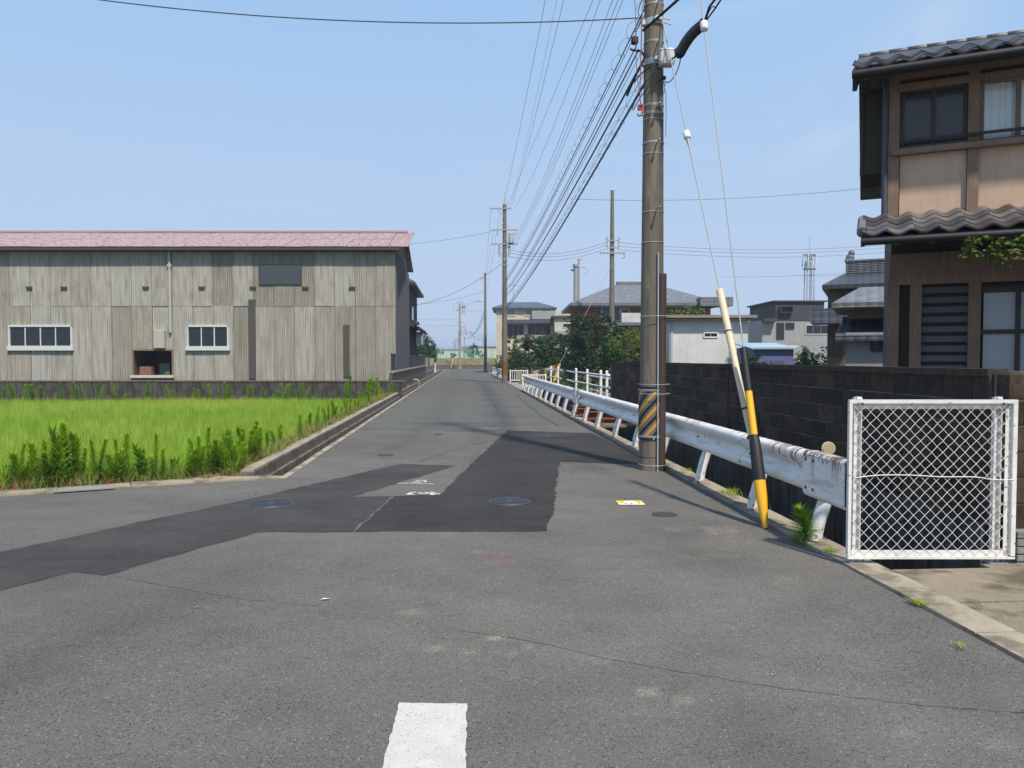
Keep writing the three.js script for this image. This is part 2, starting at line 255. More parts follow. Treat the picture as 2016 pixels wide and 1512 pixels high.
// long joint across the junction and cracks: open gaps a few millimetres wide filled with dark grit
const mGap = mat(0.022, 0.021, 0.02, 1);
function crack(pts, w, y) {
  const P = PX(pts), t = new Tris(); let prev = null; const fine = [];
  for (let i = 0; i < P.length - 1; i++) { const [a, b] = P[i], [c, d] = P[i + 1], L = Math.hypot(c - a, d - b), n = Math.ceil(L / 0.05); for (let k = 0; k < n; k++) { const q = k / n, e = (rnd() - 0.5) * 0.012; fine.push([a + (c - a) * q - (d - b) / L * e, b + (d - b) * q + (c - a) / L * e]); } }
  for (let i = 0; i < fine.length - 1; i++) { const [a, b] = fine[i], [c, d] = fine[i + 1], L = Math.hypot(c - a, d - b) || 1, ww = w * rr(0.35, 1), nx = -(d - b) / L * ww / 2, ny = (c - a) / L * ww / 2; const cur = [W(c + nx, y, d + ny), W(c - nx, y, d - ny)]; if (!prev) prev = [W(a + nx, y, b + ny), W(a - nx, y, b - ny)]; t.quad(prev[1], cur[1], cur[0], prev[0]); prev = cur; }
  return t.geo();
}
struct('road_crack', crack([[875, 1243], [980, 1258], [1090, 1278], [1200, 1305], [1290, 1322], [1400, 1340], [1530, 1362], [1640, 1376], [1760, 1392], [1880, 1404], [2016, 1414], [2200, 1430]], 0.005, 0.003), mGap);
struct('road_crack', crack([[1015, 775], [1030, 790], [1050, 806], [1075, 825], [1100, 840]], 0.035, 0.006), mGap);
struct('road_crack', crack([[820, 912], [880, 890], [960, 870]], 0.014, 0.003), mGap);
struct('road_crack', crack([[210, 1137], [330, 1160], [470, 1185], [640, 1200]], 0.004, 0.003), mGap);

// right-hand kerb beam along the water channel, with a sloping lip at each post foot
const kerbR = [];
for (let s = 3.0; s < 40.3; s += 1.2) kerbR.push(wbox(2.94 + rr(-0.008, 0.008), 3.2, -0.14, 0.022 + rr(-0.004, 0.004), s, Math.min(40.3, s + 1.195)));
struct('kerb', kerbR, mKerb);
struct('kerb', [wbox(2.95, 3.2, -0.14, 0.03, 51.3, 112)], mKerb);
struct('channel_wall', [wbox(3.10, 3.19, -1.3, -0.13, 5.9, 40.3), wbox(3.10, 3.19, -1.3, -0.13, 51.3, 112), wbox(3.1, 4.3, -1.3, -0.17, 5.45, 5.56), wbox(3.19, 4.21, -1.4, -1.25, 5.9, 112)], mCanal);
struct('channel_wall', [wbox(4.2, 4.42, -1.3, 0.245, 5.95, 22.2), wbox(4.2, 4.42, -1.3, 0.06, 22.2, 40.3), wbox(4.2, 4.42, -1.3, 0.06, 51.3, 112)], mPlinth);
{
  const water = mat(0.02, 0.022, 0.018, 0.08); struct('channel_water', poly([[3.19, 5.95], [4.2, 5.95], [4.2, 112], [3.19, 112]], -1.12), water);
}
// concrete apron over the channel in front of the mesh gate: separate cast slabs
struct('concrete_slab', [wbox(3.225, 4.0, -0.16, 0.012, 4.78, 5.55), wbox(4.0, 4.9, -0.16, 0.012, 4.78, 5.66)], mSlab);
struct('concrete_slab', [wbox(3.225, 4.9, -0.16, 0.006, 3.9, 4.765)], mSlab);
struct('concrete_slab', [wbox(3.22, 4.9, -0.16, 0.010, 1.5, 3.885)], mSlab);
struct('concrete_slab', [wbox(4.915, 9, -0.16, 0.012, 1.5, 5.66)], mSlab);
// yard of the houses behind the block wall
struct('yard', [wbox(4.42, 60, -0.4, 0.2, 6.1, 22.2), wbox(4.42, 60, -0.4, 0.04, 22.2, 120)], mDirt);
struct('bridge_deck', [wbox(2.96, 4.6, -0.25, 0.026, 40.3, 51.3)], mPaleConcrete);

// left-hand ditch beside the lane
struct('kerb', Array.from({ length: 52 }, (_, i) => wbox(-2.44 + rr(-0.006, 0.006), -2.335, -0.7, 0.014 + rr(-0.003, 0.004), 10.55 + i * 2, 12.545 + i * 2)), mKerb);
struct('ditch_wall', [wbox(-2.82, -2.73, -0.7, -0.07, 10.55, 112), wbox(-2.98, -2.80, -0.7, 0.075, 10.5, 112)], mDitch);
struct('ditch_floor', [wbox(-2.76, -2.42, -0.75, -0.6, 10.5, 112)], mCanal);
struct('kerb', Array.from({ length: 12 }, (_, i) => wbox(-2.985, -2.81, 0.07, 0.098 + rr(-0.004, 0.004), 10.55 + i * 2, 12.53 + i * 2)), mKerb);
// pale concrete strip along the side road
{
  const g = []; for (let i = 0; i < 30; i++) g.push(prism([kp(i * 1.5, 0), kp(i * 1.5, 0.36), kp(i * 1.5 + 1.49, 0.36), kp(i * 1.5 + 1.49, 0)].map(p => p), -0.5, 0.02 + rr(-0.004, 0.004)));
  g.push(prism([[-2.34, 10.36], [-2.34, 10.56], [-2.98, 10.62], [-2.86, 10.68], [-2.72, 10.35]], -0.5, 0.012));
  struct('kerb', g, mKerb);
}
// bank down to the rice field: straw, soil
const mStraw = tmat(tex(512, (u, v, i, j) => { const a = fbm(u, v, 8, 4, 521), b = fbm(u, v * 0.2, 90, 2, 523), g = hash(i, j, 524); return mix([0.27, 0.19, 0.10], [0.11, 0.10, 0.045], sat((a - 0.4) * 3)).map(q => q * (0.55 + 0.7 * b + 0.4 * (g - 0.5))); }), 1.5, 1);
{
  const t = new Tris(), rows = []; const far = 33.6;
  const line = [];
  for (let k = 40; k >= 0; k--) line.push([kp(k, 0.37), kp(k + 0.65, 1.5), 0.0]);
  line[line.length - 1] = [[-2.97, 10.64], [-3.9, 11.48], 0.03];
  for (let s = 11.5; s <= far; s += 1) line.push([[-2.975, s], [-3.9, s + 0.3], 0.085]);
  for (const [a, b, y] of line) { const r = []; for (let q = 0; q <= 4; q++) { const e = q / 4; r.push(W(a[0] + (b[0] - a[0]) * e, y + (-0.47 - y) * e * e + (q && q < 4 ? rr(-0.03, 0.05) : 0), a[1] + (b[1] - a[1]) * e)); } rows.push(r); }
  for (let i = 0; i < rows.length - 1; i++) for (let q = 0; q < 4; q++) t.quad(rows[i][q], rows[i + 1][q], rows[i + 1][q + 1], rows[i][q + 1]);
  struct('field_bank', t.geo(), mStraw);
}
const mMud = mat(0.06, 0.055, 0.03, 0.6);
struct('paddy_floor', poly([kp(42, 1.3), kp(0.4, 1.3), [-3.7, 11.5], [-3.7, 34.5], backL], -0.44), mMud);

// painted line at the viewer's feet
const mPaint = tmat(tex(512, (u, v, i, j) => { const a = fbm(u, v, 10, 4, 531), g = hash(i, j, 532), wear = sat((fbm(u, v, 70, 2, 535) - 0.73) * 10); return mix([0.645, 0.62, 0.56].map(q => q * (0.86 + 0.2 * a + 0.10 * (g - 0.5))), [0.22, 0.21, 0.2], wear * 0.7); }), 0.6, 0.75, { bumpMap: bumpGrain, bumpScale: 0.004 });
struct('road_marking', poly(wander(PX([[783, 1395], [918, 1397], [913, 1600], [728, 1600]]), 0.008, 0.03), 0.006), mPaint);
// survey marks sprayed in white on the old asphalt
const mSpray = mat(0.62, 0.62, 0.6, 0.9);
{
  const strokes = (list, w) => { const t = new Tris(); for (const pts of list) { const P = PX(pts); for (let i = 0; i < P.length - 1; i++) { const [a, b] = P[i], [c, d] = P[i + 1], L = Math.hypot(c - a, d - b), n = Math.max(1, Math.ceil(L / 0.03)); for (let k = 0; k < n; k++) { const q0 = k / n, q1 = (k + 1) / n, ww = w * rr(0.5, 1.1), nx = -(d - b) / L * ww / 2, ny = (c - a) / L * ww / 2; const p = (q, s) => W(a + (c - a) * q + nx * s, 0.0055, b + (d - b) * q + ny * s); t.quad(p(q0, -1), p(q1, -1), p(q1, 1), p(q0, 1)); } } } return t.geo(); };
  struct('survey_mark', strokes([[[781, 953], [820, 953.5], [853, 954.5]]], 0.035), mSpray);
  struct('survey_mark', strokes([[[811, 952], [820, 949], [826, 948.5]], [[815, 950.5], [832, 950.5]], [[818, 952.3], [829, 952]], [[820, 947.5], [840, 947]], [[831, 949.5], [838, 948], [836, 951]], [[822, 948], [816, 951.5]]], 0.03), mSpray);
  struct('survey_mark', strokes([[[818, 970.5], [810, 971.5], [801, 975.5], [815, 975.6]], [[822, 971.8], [830, 973.6], [838, 974], [840, 971.5]], [[845, 974.5], [865, 974.2]], [[849, 970.4], [851, 976.4]], [[843, 973.2], [856, 971]]], 0.05), mSpray);
}

// ================================================================ guard rails
const mRailNear = new THREE.MeshStandardMaterial({ map: railTex(1.0, 701), roughness: 0.45, side: THREE.DoubleSide });
const mRailMid = new THREE.MeshStandardMaterial({ map: railTex(0.35, 731), roughness: 0.42, side: THREE.DoubleSide });
const mRailWorn = new THREE.MeshStandardMaterial({ map: railTex(0.62, 791), roughness: 0.45, side: THREE.DoubleSide });
const mRailFar = new THREE.MeshStandardMaterial({ map: railTex(0.75, 761), roughness: 0.45, side: THREE.DoubleSide });
const mRust = mat(0.13, 0.05, 0.028, 0.9), mBolt = mat(0.16, 0.12, 0.10, 0.6, { metalness: 0.4 });
const PROF = [[0.012, 0.418], [-0.012, 0.420], [-0.036, 0.430], [-0.052, 0.450], [-0.060, 0.478], [-0.054, 0.512], [-0.034, 0.545], [-0.002, 0.568], [0.014, 0.60], [-0.002, 0.632], [-0.034, 0.655], [-0.054, 0.688], [-0.060, 0.722], [-0.052, 0.750], [-0.036, 0.770], [-0.012, 0.780], [0.012, 0.781], [0.030, 0.774]];
function beam(s0, s1, dx = 0, bend = 0, u0 = 0) {                   // rolled W-shaped steel beam with thickness
  const t = new Tris(), n = 8, th = 0.004, uv = []; const N = PROF.length;
  const pt = (k, i, off) => { const q = i / n, [d0, y] = PROF[k], d = d0 * 1.3 + 0.014; const a = PROF[Math.max(0, k - 1)], b = PROF[Math.min(N - 1, k + 1)], tx = b[0] - a[0], ty = b[1] - a[1], L = Math.hypot(tx, ty); return W(3.09 + dx + d + ty / L * off + bend * Math.sin(q * Math.PI), y - tx / L * off, s0 + (s1 - s0) * q); };
  const face = (a, b, c, d, k0, k1, i) => { t.quad(a, b, c, d); const u = q => u0 + (s0 + (s1 - s0) * q / n) / 6, v = k => 0.006 + k / (N - 1) * 0.988; uv.push(u(i), v(k0), u(i + 1), v(k0), u(i + 1), v(k1), u(i), v(k0), u(i + 1), v(k1), u(i), v(k1)); };
  for (let i = 0; i < n; i++) for (let k = 0; k < N - 1; k++) { face(pt(k, i, 0), pt(k, i + 1, 0), pt(k + 1, i + 1, 0), pt(k + 1, i, 0), k, k + 1, i); face(pt(k, i, th), pt(k, i + 1, th), pt(k + 1, i + 1, th), pt(k + 1, i, th), k, k + 1, i); }
  for (let k = 0; k < N - 1; k++) for (const i of [0, n]) face(pt(k, i, 0), pt(k, i, th), pt(k + 1, i, th), pt(k + 1, i, 0), k, k + 1, 0);
  const g = t.geo(); g.setAttribute('uv', new THREE.Float32BufferAttribute(uv, 2)); g.computeVertexNormals(); return smooth(g);
}
function smooth(g) {                                                // average normals across faces that bend gently
  const p = g.attributes.position, n = g.attributes.normal, map = new Map();
  for (let i = 0; i < p.count; i++) { const k = [p.getX(i), p.getY(i), p.getZ(i)].map(v => Math.round(v * 1e4)).join(); if (!map.has(k)) map.set(k, []); map.get(k).push(i); }
  const src = n.array.slice();
  for (const ids of map.values()) for (const i of ids) { let x = 0, y = 0, z = 0; for (const j of ids) { const d = src[i * 3] * src[j * 3] + src[i * 3 + 1] * src[j * 3 + 1] + src[i * 3 + 2] * src[j * 3 + 2]; if (d > 0.6) { x += src[j * 3]; y += src[j * 3 + 1]; z += src[j * 3 + 2]; } } const l = Math.hypot(x, y, z) || 1; n.setXYZ(i, x / l, y / l, z / l); }
  return g;
}
function railPost(s, parent, m) {
  const w = rr(-0.02, 0.02), g = tube([W(3.03, -0.02, s), W(3.06 + w * 0.3, 0.16, s + w), W(3.12, 0.36, s + w), W(3.155, 0.47, s), W(3.15, 0.72, s)], 0.058, 14, 12);
  const p = part('post', g, m, parent);
  part('foot', [cyl(0.105, 0.085, 0.02, 3.045, 0.018, -s, 10)], mKerb, p);
  return p;
}
const bolts = (list, r = 0.012) => list.map(([x, y, s]) => { const g = new THREE.CylinderGeometry(r, r * 1.1, 0.014, 8); g.rotateZ(Math.PI / 2); g.translate(x, y, -s); return g; });
function guardrail(label, posts, cuts, mats) {
  const t = thing('guardrail', label, 'guardrail', 'guardrails along the water channel');
  for (let i = 0; i < cuts.length - 1; i++) { part('rail_beam', beam(cuts[i] - 0.12, cuts[i + 1] + 0.12, (i % 2) * -0.006, rr(-0.012, 0.008), rnd()), mats[Math.min(i, mats.length - 1)], t); }
  for (const s of posts) { railPost(s, t, mWhite); for (const q of [0, 0.06]) part('bolt', bolts([[3.022, 0.60, s + q]], 0.009), mBolt, t); }
  return t;
}
const g1 = guardrail('white guardrail with rusty upper edge from mesh gate past the striped pole', [6.42, 7.85, 9.66, 11.6, 13.4, 15.2, 17.2, 19.0], [6.45, 8.35, 12.4, 16.4, 20.1], [mRailNear, mRailWorn, mRailMid]);
// plates closing the beam beside the gate
function endPlate(s0, s1, parent, rusty) {
  const sh = new THREE.Shape([[-0.058, 0.398], [-0.072, 0.425], [-0.073, 0.60], [-0.072, 0.765], [-0.05, 0.79], [0.03, 0.79], [0.03, 0.783], [-0.047, 0.783], [-0.065, 0.76], [-0.066, 0.6], [-0.065, 0.43], [-0.052, 0.403]].map(p => new THREE.Vector2(...p)));
  const g = new THREE.ExtrudeGeometry(sh, { depth: s1 - s0, bevelEnabled: true, bevelSize: 0.0015, bevelThickness: 0.0015, bevelSegments: 1 }); g.translate(3.09, 0, -s1);
  const uv = g.attributes.uv, p = g.attributes.position; for (let i = 0; i < uv.count; i++) uv.setXY(i, -p.getZ(i) / 4.1, (p.getY(i) - 0.40) / 0.39 * 0.99);
  const e = part('end_plate', g, rusty, parent);
  for (const b of [[3.015, 0.72, s1 - 0.06], [3.015, 0.47, s1 - 0.06], [3.015, 0.72, s1 - 0.2], [3.015, 0.47, s1 - 0.2]]) part('bolt', bolts([b], 0.014), mBolt, e); return e;
}
endPlate(5.89, 6.62, g1, mRailNear);
endPlate(19.85, 20.15, g1, mRailFar);
const g2 = guardrail('white guardrail with chipped upper edge between sleeve joint and bridge', [20.9, 22.9, 24.7, 26.4, 28.2, 30.0, 31.9, 33.8, 35.7, 37.9], [20.7, 24.9, 29.2, 33.6, 38.2], [mRailFar]);
endPlate(20.35, 20.95, g2, mRailFar);
const g3 = guardrail('distant white guardrail running on beyond the bridge', [54.5, 56.5, 58.5, 60.5, 62.5, 64.5, 66.5, 68.5, 70.5, 72.5, 74.5, 76.5, 78.5], [54.2, 60, 66, 72, 79], [mRailMid]);
{ // amber reflector disc that stands on the rail
  const o = thing('reflector', 'round beige reflector disc standing on the guardrail beside the gate', 'reflector', null, at(1633, 883, 6.75), -YAW);
  const d = new THREE.CylinderGeometry(0.058, 0.058, 0.022, 28); d.rotateX(Math.PI / 2);
  part('housing', [d, cyl(0.012, 0.012, 0.09, 0, -0.13, -0.02, 8)], mat(0.52, 0.49, 0.38, 0.5), o);
  const l = new THREE.CylinderGeometry(0.05, 0.05, 0.008, 28); l.rotateX(Math.PI / 2); l.translate(0, 0, 0.013);
  part('lens', l, mat(0.42, 0.36, 0.19, 0.3), o);
}

// ================================================================ chain-link gate closing the channel
{
  const o = thing('mesh_gate', 'white chain-link gate panel standing across the channel end', 'gate', null, cam(2.586, 0, 5.9), -YAW);
  const w = 1.29, y0 = 0.055, y1 = 1.285;
  const angle = (x, y, ww, hh) => box(ww, hh, 0.03, x, y, 0);
  part('frame_rail', [box(w, 0.028, 0.036, w / 2, y1 - 0.014, 0), box(w - 0.08, 0.045, 0.006, w / 2, y1 - 0.05, -0.016)], mGateWhite, o, 'rust-speckled upper rail of the gate frame');
  part('frame_rail', [box(w, 0.016, 0.036, w / 2, y0 + 0.008, 0), box(w - 0.08, 0.045, 0.006, w / 2, y0 + 0.04, -0.016)], mGateWhite, o);
  part('frame_stile', [box(0.022, y1 - y0 - 0.05, 0.036, 0.011, (y0 + y1) / 2, 0), box(0.016, y1 - y0 - 0.05, 0.006, 0.029, (y0 + y1) / 2, -0.016)], mGateWhite, o);
  part('frame_stile', [box(0.034, y1 - y0 - 0.05, 0.036, w - 0.017, (y0 + y1) / 2, 0), box(0.04, y1 - y0 - 0.05, 0.006, w - 0.054, (y0 + y1) / 2, -0.016)], mGateWhite, o);
  for (const x of [0.084, w - 0.124]) { // channel-section uprights behind the mesh
    const p = part('upright', [box(0.054, 1.29, 0.006, x, 0.655, -0.06), box(0.006, 1.29, 0.04, x - 0.027, 0.655, -0.043), box(0.006, 1.29, 0.04, x + 0.027, 0.655, -0.043), box(0.035, 0.018, 0.05, x, 1.297, -0.03)], mGateWhite, o);
    part('base_plate', [box(0.15, 0.01, 0.1, x + 0.01, 0.018, -0.04), cyl(0.008, 0.008, 0.03, x - 0.045, 0.02, -0.03, 6), cyl(0.008, 0.008, 0.03, x + 0.06, 0.02, -0.03, 6)], mGalvDull, p);
    part('bolt', [new THREE.SphereGeometry(0.01, 8, 6).translate(x + 0.012, y1 - 0.03, 0.02)], mRust, p); part('bolt', [new THREE.SphereGeometry(0.01, 8, 6).translate(x + 0.012, 0.68, -0.03)], mRust, p);
  }
  // woven wires: each bends left and right down the panel and hooks round its neighbours
  const px = 0.0855, py = 0.0885, ws = [], xa = 0.03, xb = w - 0.05, ya = y0 + 0.03, yb = y1 - 0.035;
  const nc = Math.floor((xb - xa) / (px / 2)), nr = Math.floor((yb - ya) / (py / 2));
  for (let c = 0; c < nc; c++) {
    let P = []; for (let r = 0; r <= nr; r++) { const side = (r + c) % 2, x = xa + (c + side) * px / 2 + rr(-0.0018, 0.0018), y = ya + r * py / 2 + rr(-0.0015, 0.0015); P.push(V(x + Math.sin(r * 0.3 + c * 0.1) * 0.0015, y, 0.022 + (side ? 0.003 : -0.003) * (c % 2 ? 1 : -1))); }
    for (let r = 0; r < P.length - 1; r++) ws.push(rod(P[r], P[r + 1], 0.0021, 5));
  }
  part('chain_link_mesh', ws, mWireWhite, o);
  part('tie_wire', tube([V(0.035, 0.685, 0.03), V(0.2, 0.705, 0.03), V(0.45, 0.708, 0.03), V(0.7, 0.695, 0.03), V(0.98, 0.692, 0.03), V(1.08, 0.676, 0.03), V(1.26, 0.672, 0.03)], 0.0042, 40, 6), mWireWhite, o);
}

// ================================================================ block wall of the house, and the corner beside the gate
{
  const o = thing('block_wall', 'long dark stained concrete block wall behind the guardrail', 'wall');
  part('mortar_bed', [wbox(4.266, 4.395, 0.245, 1.46, 5.97, 21.95)], mMortar, o);
  const geoms = [0, 1, 2].map(k => { const g = flat(new RoundedBoxGeometry(0.15, 0.19, 0.39, 1, 0.006)); return metreUV(g, 1 / 0.45, k * 0.31, k * 0.47); });
  const half = geoms.map(g => g.clone().scale(1, 1, 0.487));
  for (let c = 0; c < 6; c++) { // running bond, six courses
    const y = 0.25 + c * 0.201 + 0.1; let s = 5.97 + (c % 2 ? 0.2 : 0), k = 0;
    if (c % 2) addBlock(half, 5.97 + 0.1, y, c, 99);
    for (; s + 0.39 < 22; s += 0.4) addBlock(geoms, s + 0.2, y, c, k++);
  }
  function addBlock(gs, s, y, c, k) { const m = new THREE.Mesh(gs[Math.floor(rnd() * 3)], mBlocks[Math.floor(rnd() * 4)]); m.name = 'block'; m.castShadow = m.receiveShadow = true; m.position.set(4.335 + rr(-0.004, 0.004), y, -s); if (rnd() < 0.5) m.rotation.y = Math.PI; o.add(m); }
  for (let s = 5.97; s < 21.9; s += 0.8) part('coping', [wbox(4.245, 4.425, 1.456, 1.515 + rr(-0.003, 0.003), s, s + 0.79)], mBlocks[Math.floor(rnd() * 4)], o);
  for (const s of [12.1, 18.3]) part('drain_pipe', [cyl(0.02, 0.02, 1.15, 4.25, 0.28, -s, 8)], mRust, o, 'rusty thin vertical pipe on the wall');

  const p = thing('corner_wall', 'block wall corner to the right of the mesh gate', 'wall');
  part('mortar_bed', [wbox(4.29, 7.4, 0.25, 1.5, 5.778, 5.95)], mMortar, p);
  for (let c = 0; c < 6; c++) for (let k = 0; k < 8; k++) { const m = new THREE.Mesh(geoms[(c + k) % 3], mBlocks[Math.floor(rnd() * 4)]); m.name = 'block'; m.rotation.y = Math.PI / 2; m.position.set(4.285 + 0.195 + k * 0.4 + (c % 2 ? 0.2 : 0) * (k ? 1 : 0), 0.25 + c * 0.205 + 0.1, -5.845 + rr(-0.003, 0.003)); m.castShadow = m.receiveShadow = true; p.add(m); }
  const q = thing('stone_edging', 'stack of pale split stone strips beside the mesh gate foot', 'stone edging');
  const pale = tmat(tex(256, concreteFn([0.36, 0.37, 0.34], 801, 0.25)), 0.8, 0.95, { bumpMap: bumpGrain, bumpScale: 0.02 });
  for (let c = 0; c < 5; c++) for (let k = 0; k < 4; k++) part('stone', rbox(0.62, 0.052, 0.16, 0.008, 4.295 + 0.31 + k * 0.63 + rr(-0.005, 0.005), -0.012 + c * 0.06 + 0.002, -5.735 + rr(-0.008, 0.008)), pale, q);
}

// ================================================================ utility poles
function bandRing(R, y, h = 0.028, holes = true) { const g = [cyl(R + 0.004, R + 0.004, h, 0, y, 0, 28)]; return g; }
function holes(R, y) { const g = []; for (let a = -2.6; a < 2.6; a += 0.16) g.push(box(0.012, 0.011, 0.004, Math.sin(a) * (R + 0.004), y, Math.cos(a) * (R + 0.004), a)); return g; }
const poleR = y => 0.177 - y / 150;
const POLE1 = cam(2.01, 0, 11.07);
{
  const o = thing('utility_pole', 'tall brown concrete utility pole with yellow and black striped sleeve', 'utility pole', null, POLE1, -YAW);
  part('shaft', cyl(0.177, poleR(12.6), 12.6, 0, 0, 0, 32), mPole, o);
  part('shaft_seam', [cyl(poleR(0.19) + 0.003, poleR(0.19) + 0.003, 0.007, 0, 0.187, 0, 28)], mBlack, o);
  // sleeve with diagonal ribs
  const sl = part('warning_sleeve', [cyl(poleR(0.47) + 0.008, poleR(1.16) + 0.008, 0.69, 0, 0.47, 0, 32, true)], mGrid, o, 'grey rubber sleeve with yellow and black diagonal ribs');
  const rib = (off, m, wd) => {
    const t = new Tris(), n = 40; const P = (a, y, e) => { const R = poleR(y) + 0.008 + e; return V(Math.sin(a) * R, y, Math.cos(a) * R); };
    for (let i = 0; i < n; i++) { const a0 = -Math.PI + i / n * 2 * Math.PI, a1 = -Math.PI + (i + 1) / n * 2 * Math.PI; const lo = a => off + a * 0.20, c = y => Math.min(1.135, Math.max(0.495, y)); const y00 = c(lo(a0)), y01 = c(lo(a1)), y10 = c(lo(a0) + wd), y11 = c(lo(a1) + wd); if (y10 - y00 < 0.002 && y11 - y01 < 0.002) continue; const e = 0.007; t.quad(P(a0, y00, e), P(a1, y01, e), P(a1, y11, e), P(a0, y10, e)); t.quad(P(a0, y00, 0), P(a1, y01, 0), P(a1, y01, e), P(a0, y00, e)); t.quad(P(a0, y10, e), P(a1, y11, e), P(a1, y11, 0), P(a0, y10, 0)); }
    if (t.p.length) part('rib', t.geo(), m, sl);
  };
  for (let k = -3; k < 4; k++) { rib(0.60 + k * 0.235, mAmber, 0.058); rib(0.60 + k * 0.235 + 0.118, mBlack, 0.055); }
  for (const y of [0.475, 1.135]) { const b = part('steel_band', bandRing(poleR(y) + 0.016, y), mGalv, o); part('hole', holes(poleR(y) + 0.018, y + 0.014), mBlack, b); }
  part('sleeve_edge', [cyl(poleR(0.46) + 0.014, poleR(0.46) + 0.014, 0.03, 0, 0.445, 0, 28), cyl(poleR(1.17) + 0.012, poleR(1.17) + 0.012, 0.035, 0, 1.165, 0, 28)], mBlack, o);
  part('number_plate', [box(0.022, 0.012, 0.003, 0.0, 0.462, poleR(0.4) + 0.017)], mPorcelain, o);
  part('cable_cover', [cyl(0.066, 0.064, 2.8, 0.117, 0.0, 0.118, 20)], mBrownPipe, o, 'brown cable cover up the right side of the pole');
  part('ground_rod', [rod(V(0.055, 0.0, 0.205), V(0.05, 3.1, 0.185), 0.0115, 8)], mGalv, o, 'thin grey conduit up the front of the pole');
  part('tie_band', [torus(0.215, 0.004, 0.03, 0.085, 0.03, 30), torus(0.222, 0.004, 0.03, 1.10, 0.03, 30), torus(0.222, 0.004, 0.03, 1.235, 0.03, 30), torus(0.212, 0.005, 0.03, 2.2, 0.03, 30)], mGalv, o);
  for (const y of [3.25, 3.68, 4.50, 4.98, 7.3]) part('tie_band', [torus(poleR(y) + 0.002, 0.005, 0, y, 0, 30)], mGalv, o);
  for (const y of [4.64, 5.055, 5.165, 6.05, 6.57]) { const b = part('steel_band', bandRing(poleR(y), y), mGalv, o); part('hole', holes(poleR(y) + 0.002, y + 0.014), mBlack, b); }
  for (const y of [5.74, 6.30]) part('clamp', [cyl(poleR(y) + 0.009, poleR(y) + 0.009, 0.085, 0, y, 0, 26), box(0.1, 0.05, 0.06, 0.03, y + 0.06, poleR(y) + 0.02), box(0.05, 0.06, 0.08, -poleR(y) - 0.02, y + 0.04, 0.02), rod(V(0.08, y + 0.02, poleR(y)), V(0.23, y - 0.01, poleR(y) - 0.04), 0.009, 6), rod(V(0.08, y + 0.075, poleR(y)), V(0.21, y + 0.06, poleR(y) - 0.04), 0.009, 6)], mGalv, o);
  for (const [y, s] of [[3.69, 1], [4.62, 1], [5.12, 1], [6.0, 1], [6.55, 1], [7.0, 1], [7.5, -1], [8, 1], [8.5, -1]]) part('step_bolt', [rod(V(0.02 * s, y, poleR(y)), V(0.035 * s, y + 0.02, poleR(y) + 0.16), 0.010, 8), cyl(0.02, 0.02, 0.02, 0.035 * s, y + 0.01, poleR(y) + 0.16, 8)], mGalvDull, o);
  { // pressed numerals near the top of the picture
    const t = new Tris(), ring = (cx, cy, a, b) => { for (let i = 0; i < 20; i++) { const p = k => k / 20 * 2 * Math.PI, q = (ang, f) => V(cx + Math.cos(ang) * a * f, cy + Math.sin(ang) * b * f, poleR(cy) + 0.0035 - (cx + Math.cos(ang) * a * f) ** 2 / 0.26); t.quad(q(p(i), 0.62), q(p(i + 1), 0.62), q(p(i + 1), 1), q(p(i), 1)); } };
    ring(0.022, 6.70, 0.019, 0.028); ring(0.022, 6.60, 0.017, 0.02); part('numeral', t.geo(), mPorcelain, o, 'white numeral 0 on the pole');
  }
  // cross arms and insulators above the picture
  for (const [y, L] of [[12.2, 1.8], [11.3, 1.8], [9.2, 1.2]]) { const a = part('cross_arm', [box(L, 0.08, 0.08, 0, y, 0.13)], mGalvDull, o); for (const x of [-0.9, -0.35, 0.35, 0.9]) part('insulator', [cyl(0.03, 0.05, 0.16, x * L / 1.8 * 0.95, y + 0.04, 0.13, 10)], mPorcelain, a); }
  // junction cabinet on the front
  const jb = part('junction_box', [rbox(0.20, 0.235, 0.17, 0.035, 0.128, 5.76, 0.28)], mat(0.62, 0.63, 0.62, 0.4), o, 'small white junction box strapped to the pole');
  part('cable_gland', [rbox(0.035, 0.16, 0.075, 0.016, 0.217, 5.77, 0.30), rod(V(0.22, 5.83, 0.3), V(0.30, 5.89, 0.33), 0.022, 10)], mBlack, jb);
  part('lid_seam', [box(0.205, 0.006, 0.175, 0.128, 5.69, 0.28), box(0.205, 0.004, 0.176, 0.128, 5.84, 0.28)], mGalvDull, jb);
  const c = (pts, r) => tube(pts, r, 28, 6);
  part('loose_cable', c([V(0.04, 5.7, 0.22), V(-0.05, 5.66, 0.26), V(-0.2, 5.58, 0.2), V(-0.30, 5.48, 0.1)], 0.009), mBlack, o);
  part('loose_cable', c([V(0.06, 5.64, 0.26), V(-0.05, 5.55, 0.28), V(-0.16, 5.42, 0.24), V(-0.24, 5.30, 0.2), V(-0.32, 5.12, 0.1)], 0.008), mBlack, o);
  part('loose_cable', c([V(0.11, 5.5, 0.2), V(0.02, 5.46, 0.22), V(-0.1, 5.38, 0.24), V(-0.22, 5.24, 0.2), V(-0.3, 5.1, 0.1)], 0.007), mBlack, o);
  part('loose_cable', c([V(0.09, 5.62, 0.2), V(0.10, 5.52, 0.19), V(0.12, 5.40, 0.19), V(0.14, 5.28, 0.185), V(0.145, 4.7, 0.18)], 0.004), mBrownPipe, o);
  part('loose_cable', c([V(0.05, 5.60, 0.2), V(0.07, 5.38, 0.2), V(0.11, 5.3, 0.19), V(0.13, 5.5, 0.19)], 0.004), mBrownPipe, o);
  part('splice', [rbox(0.07, 0.05, 0.06, 0.02, 0.10, 5.51, 0.21)], mBlack, o);
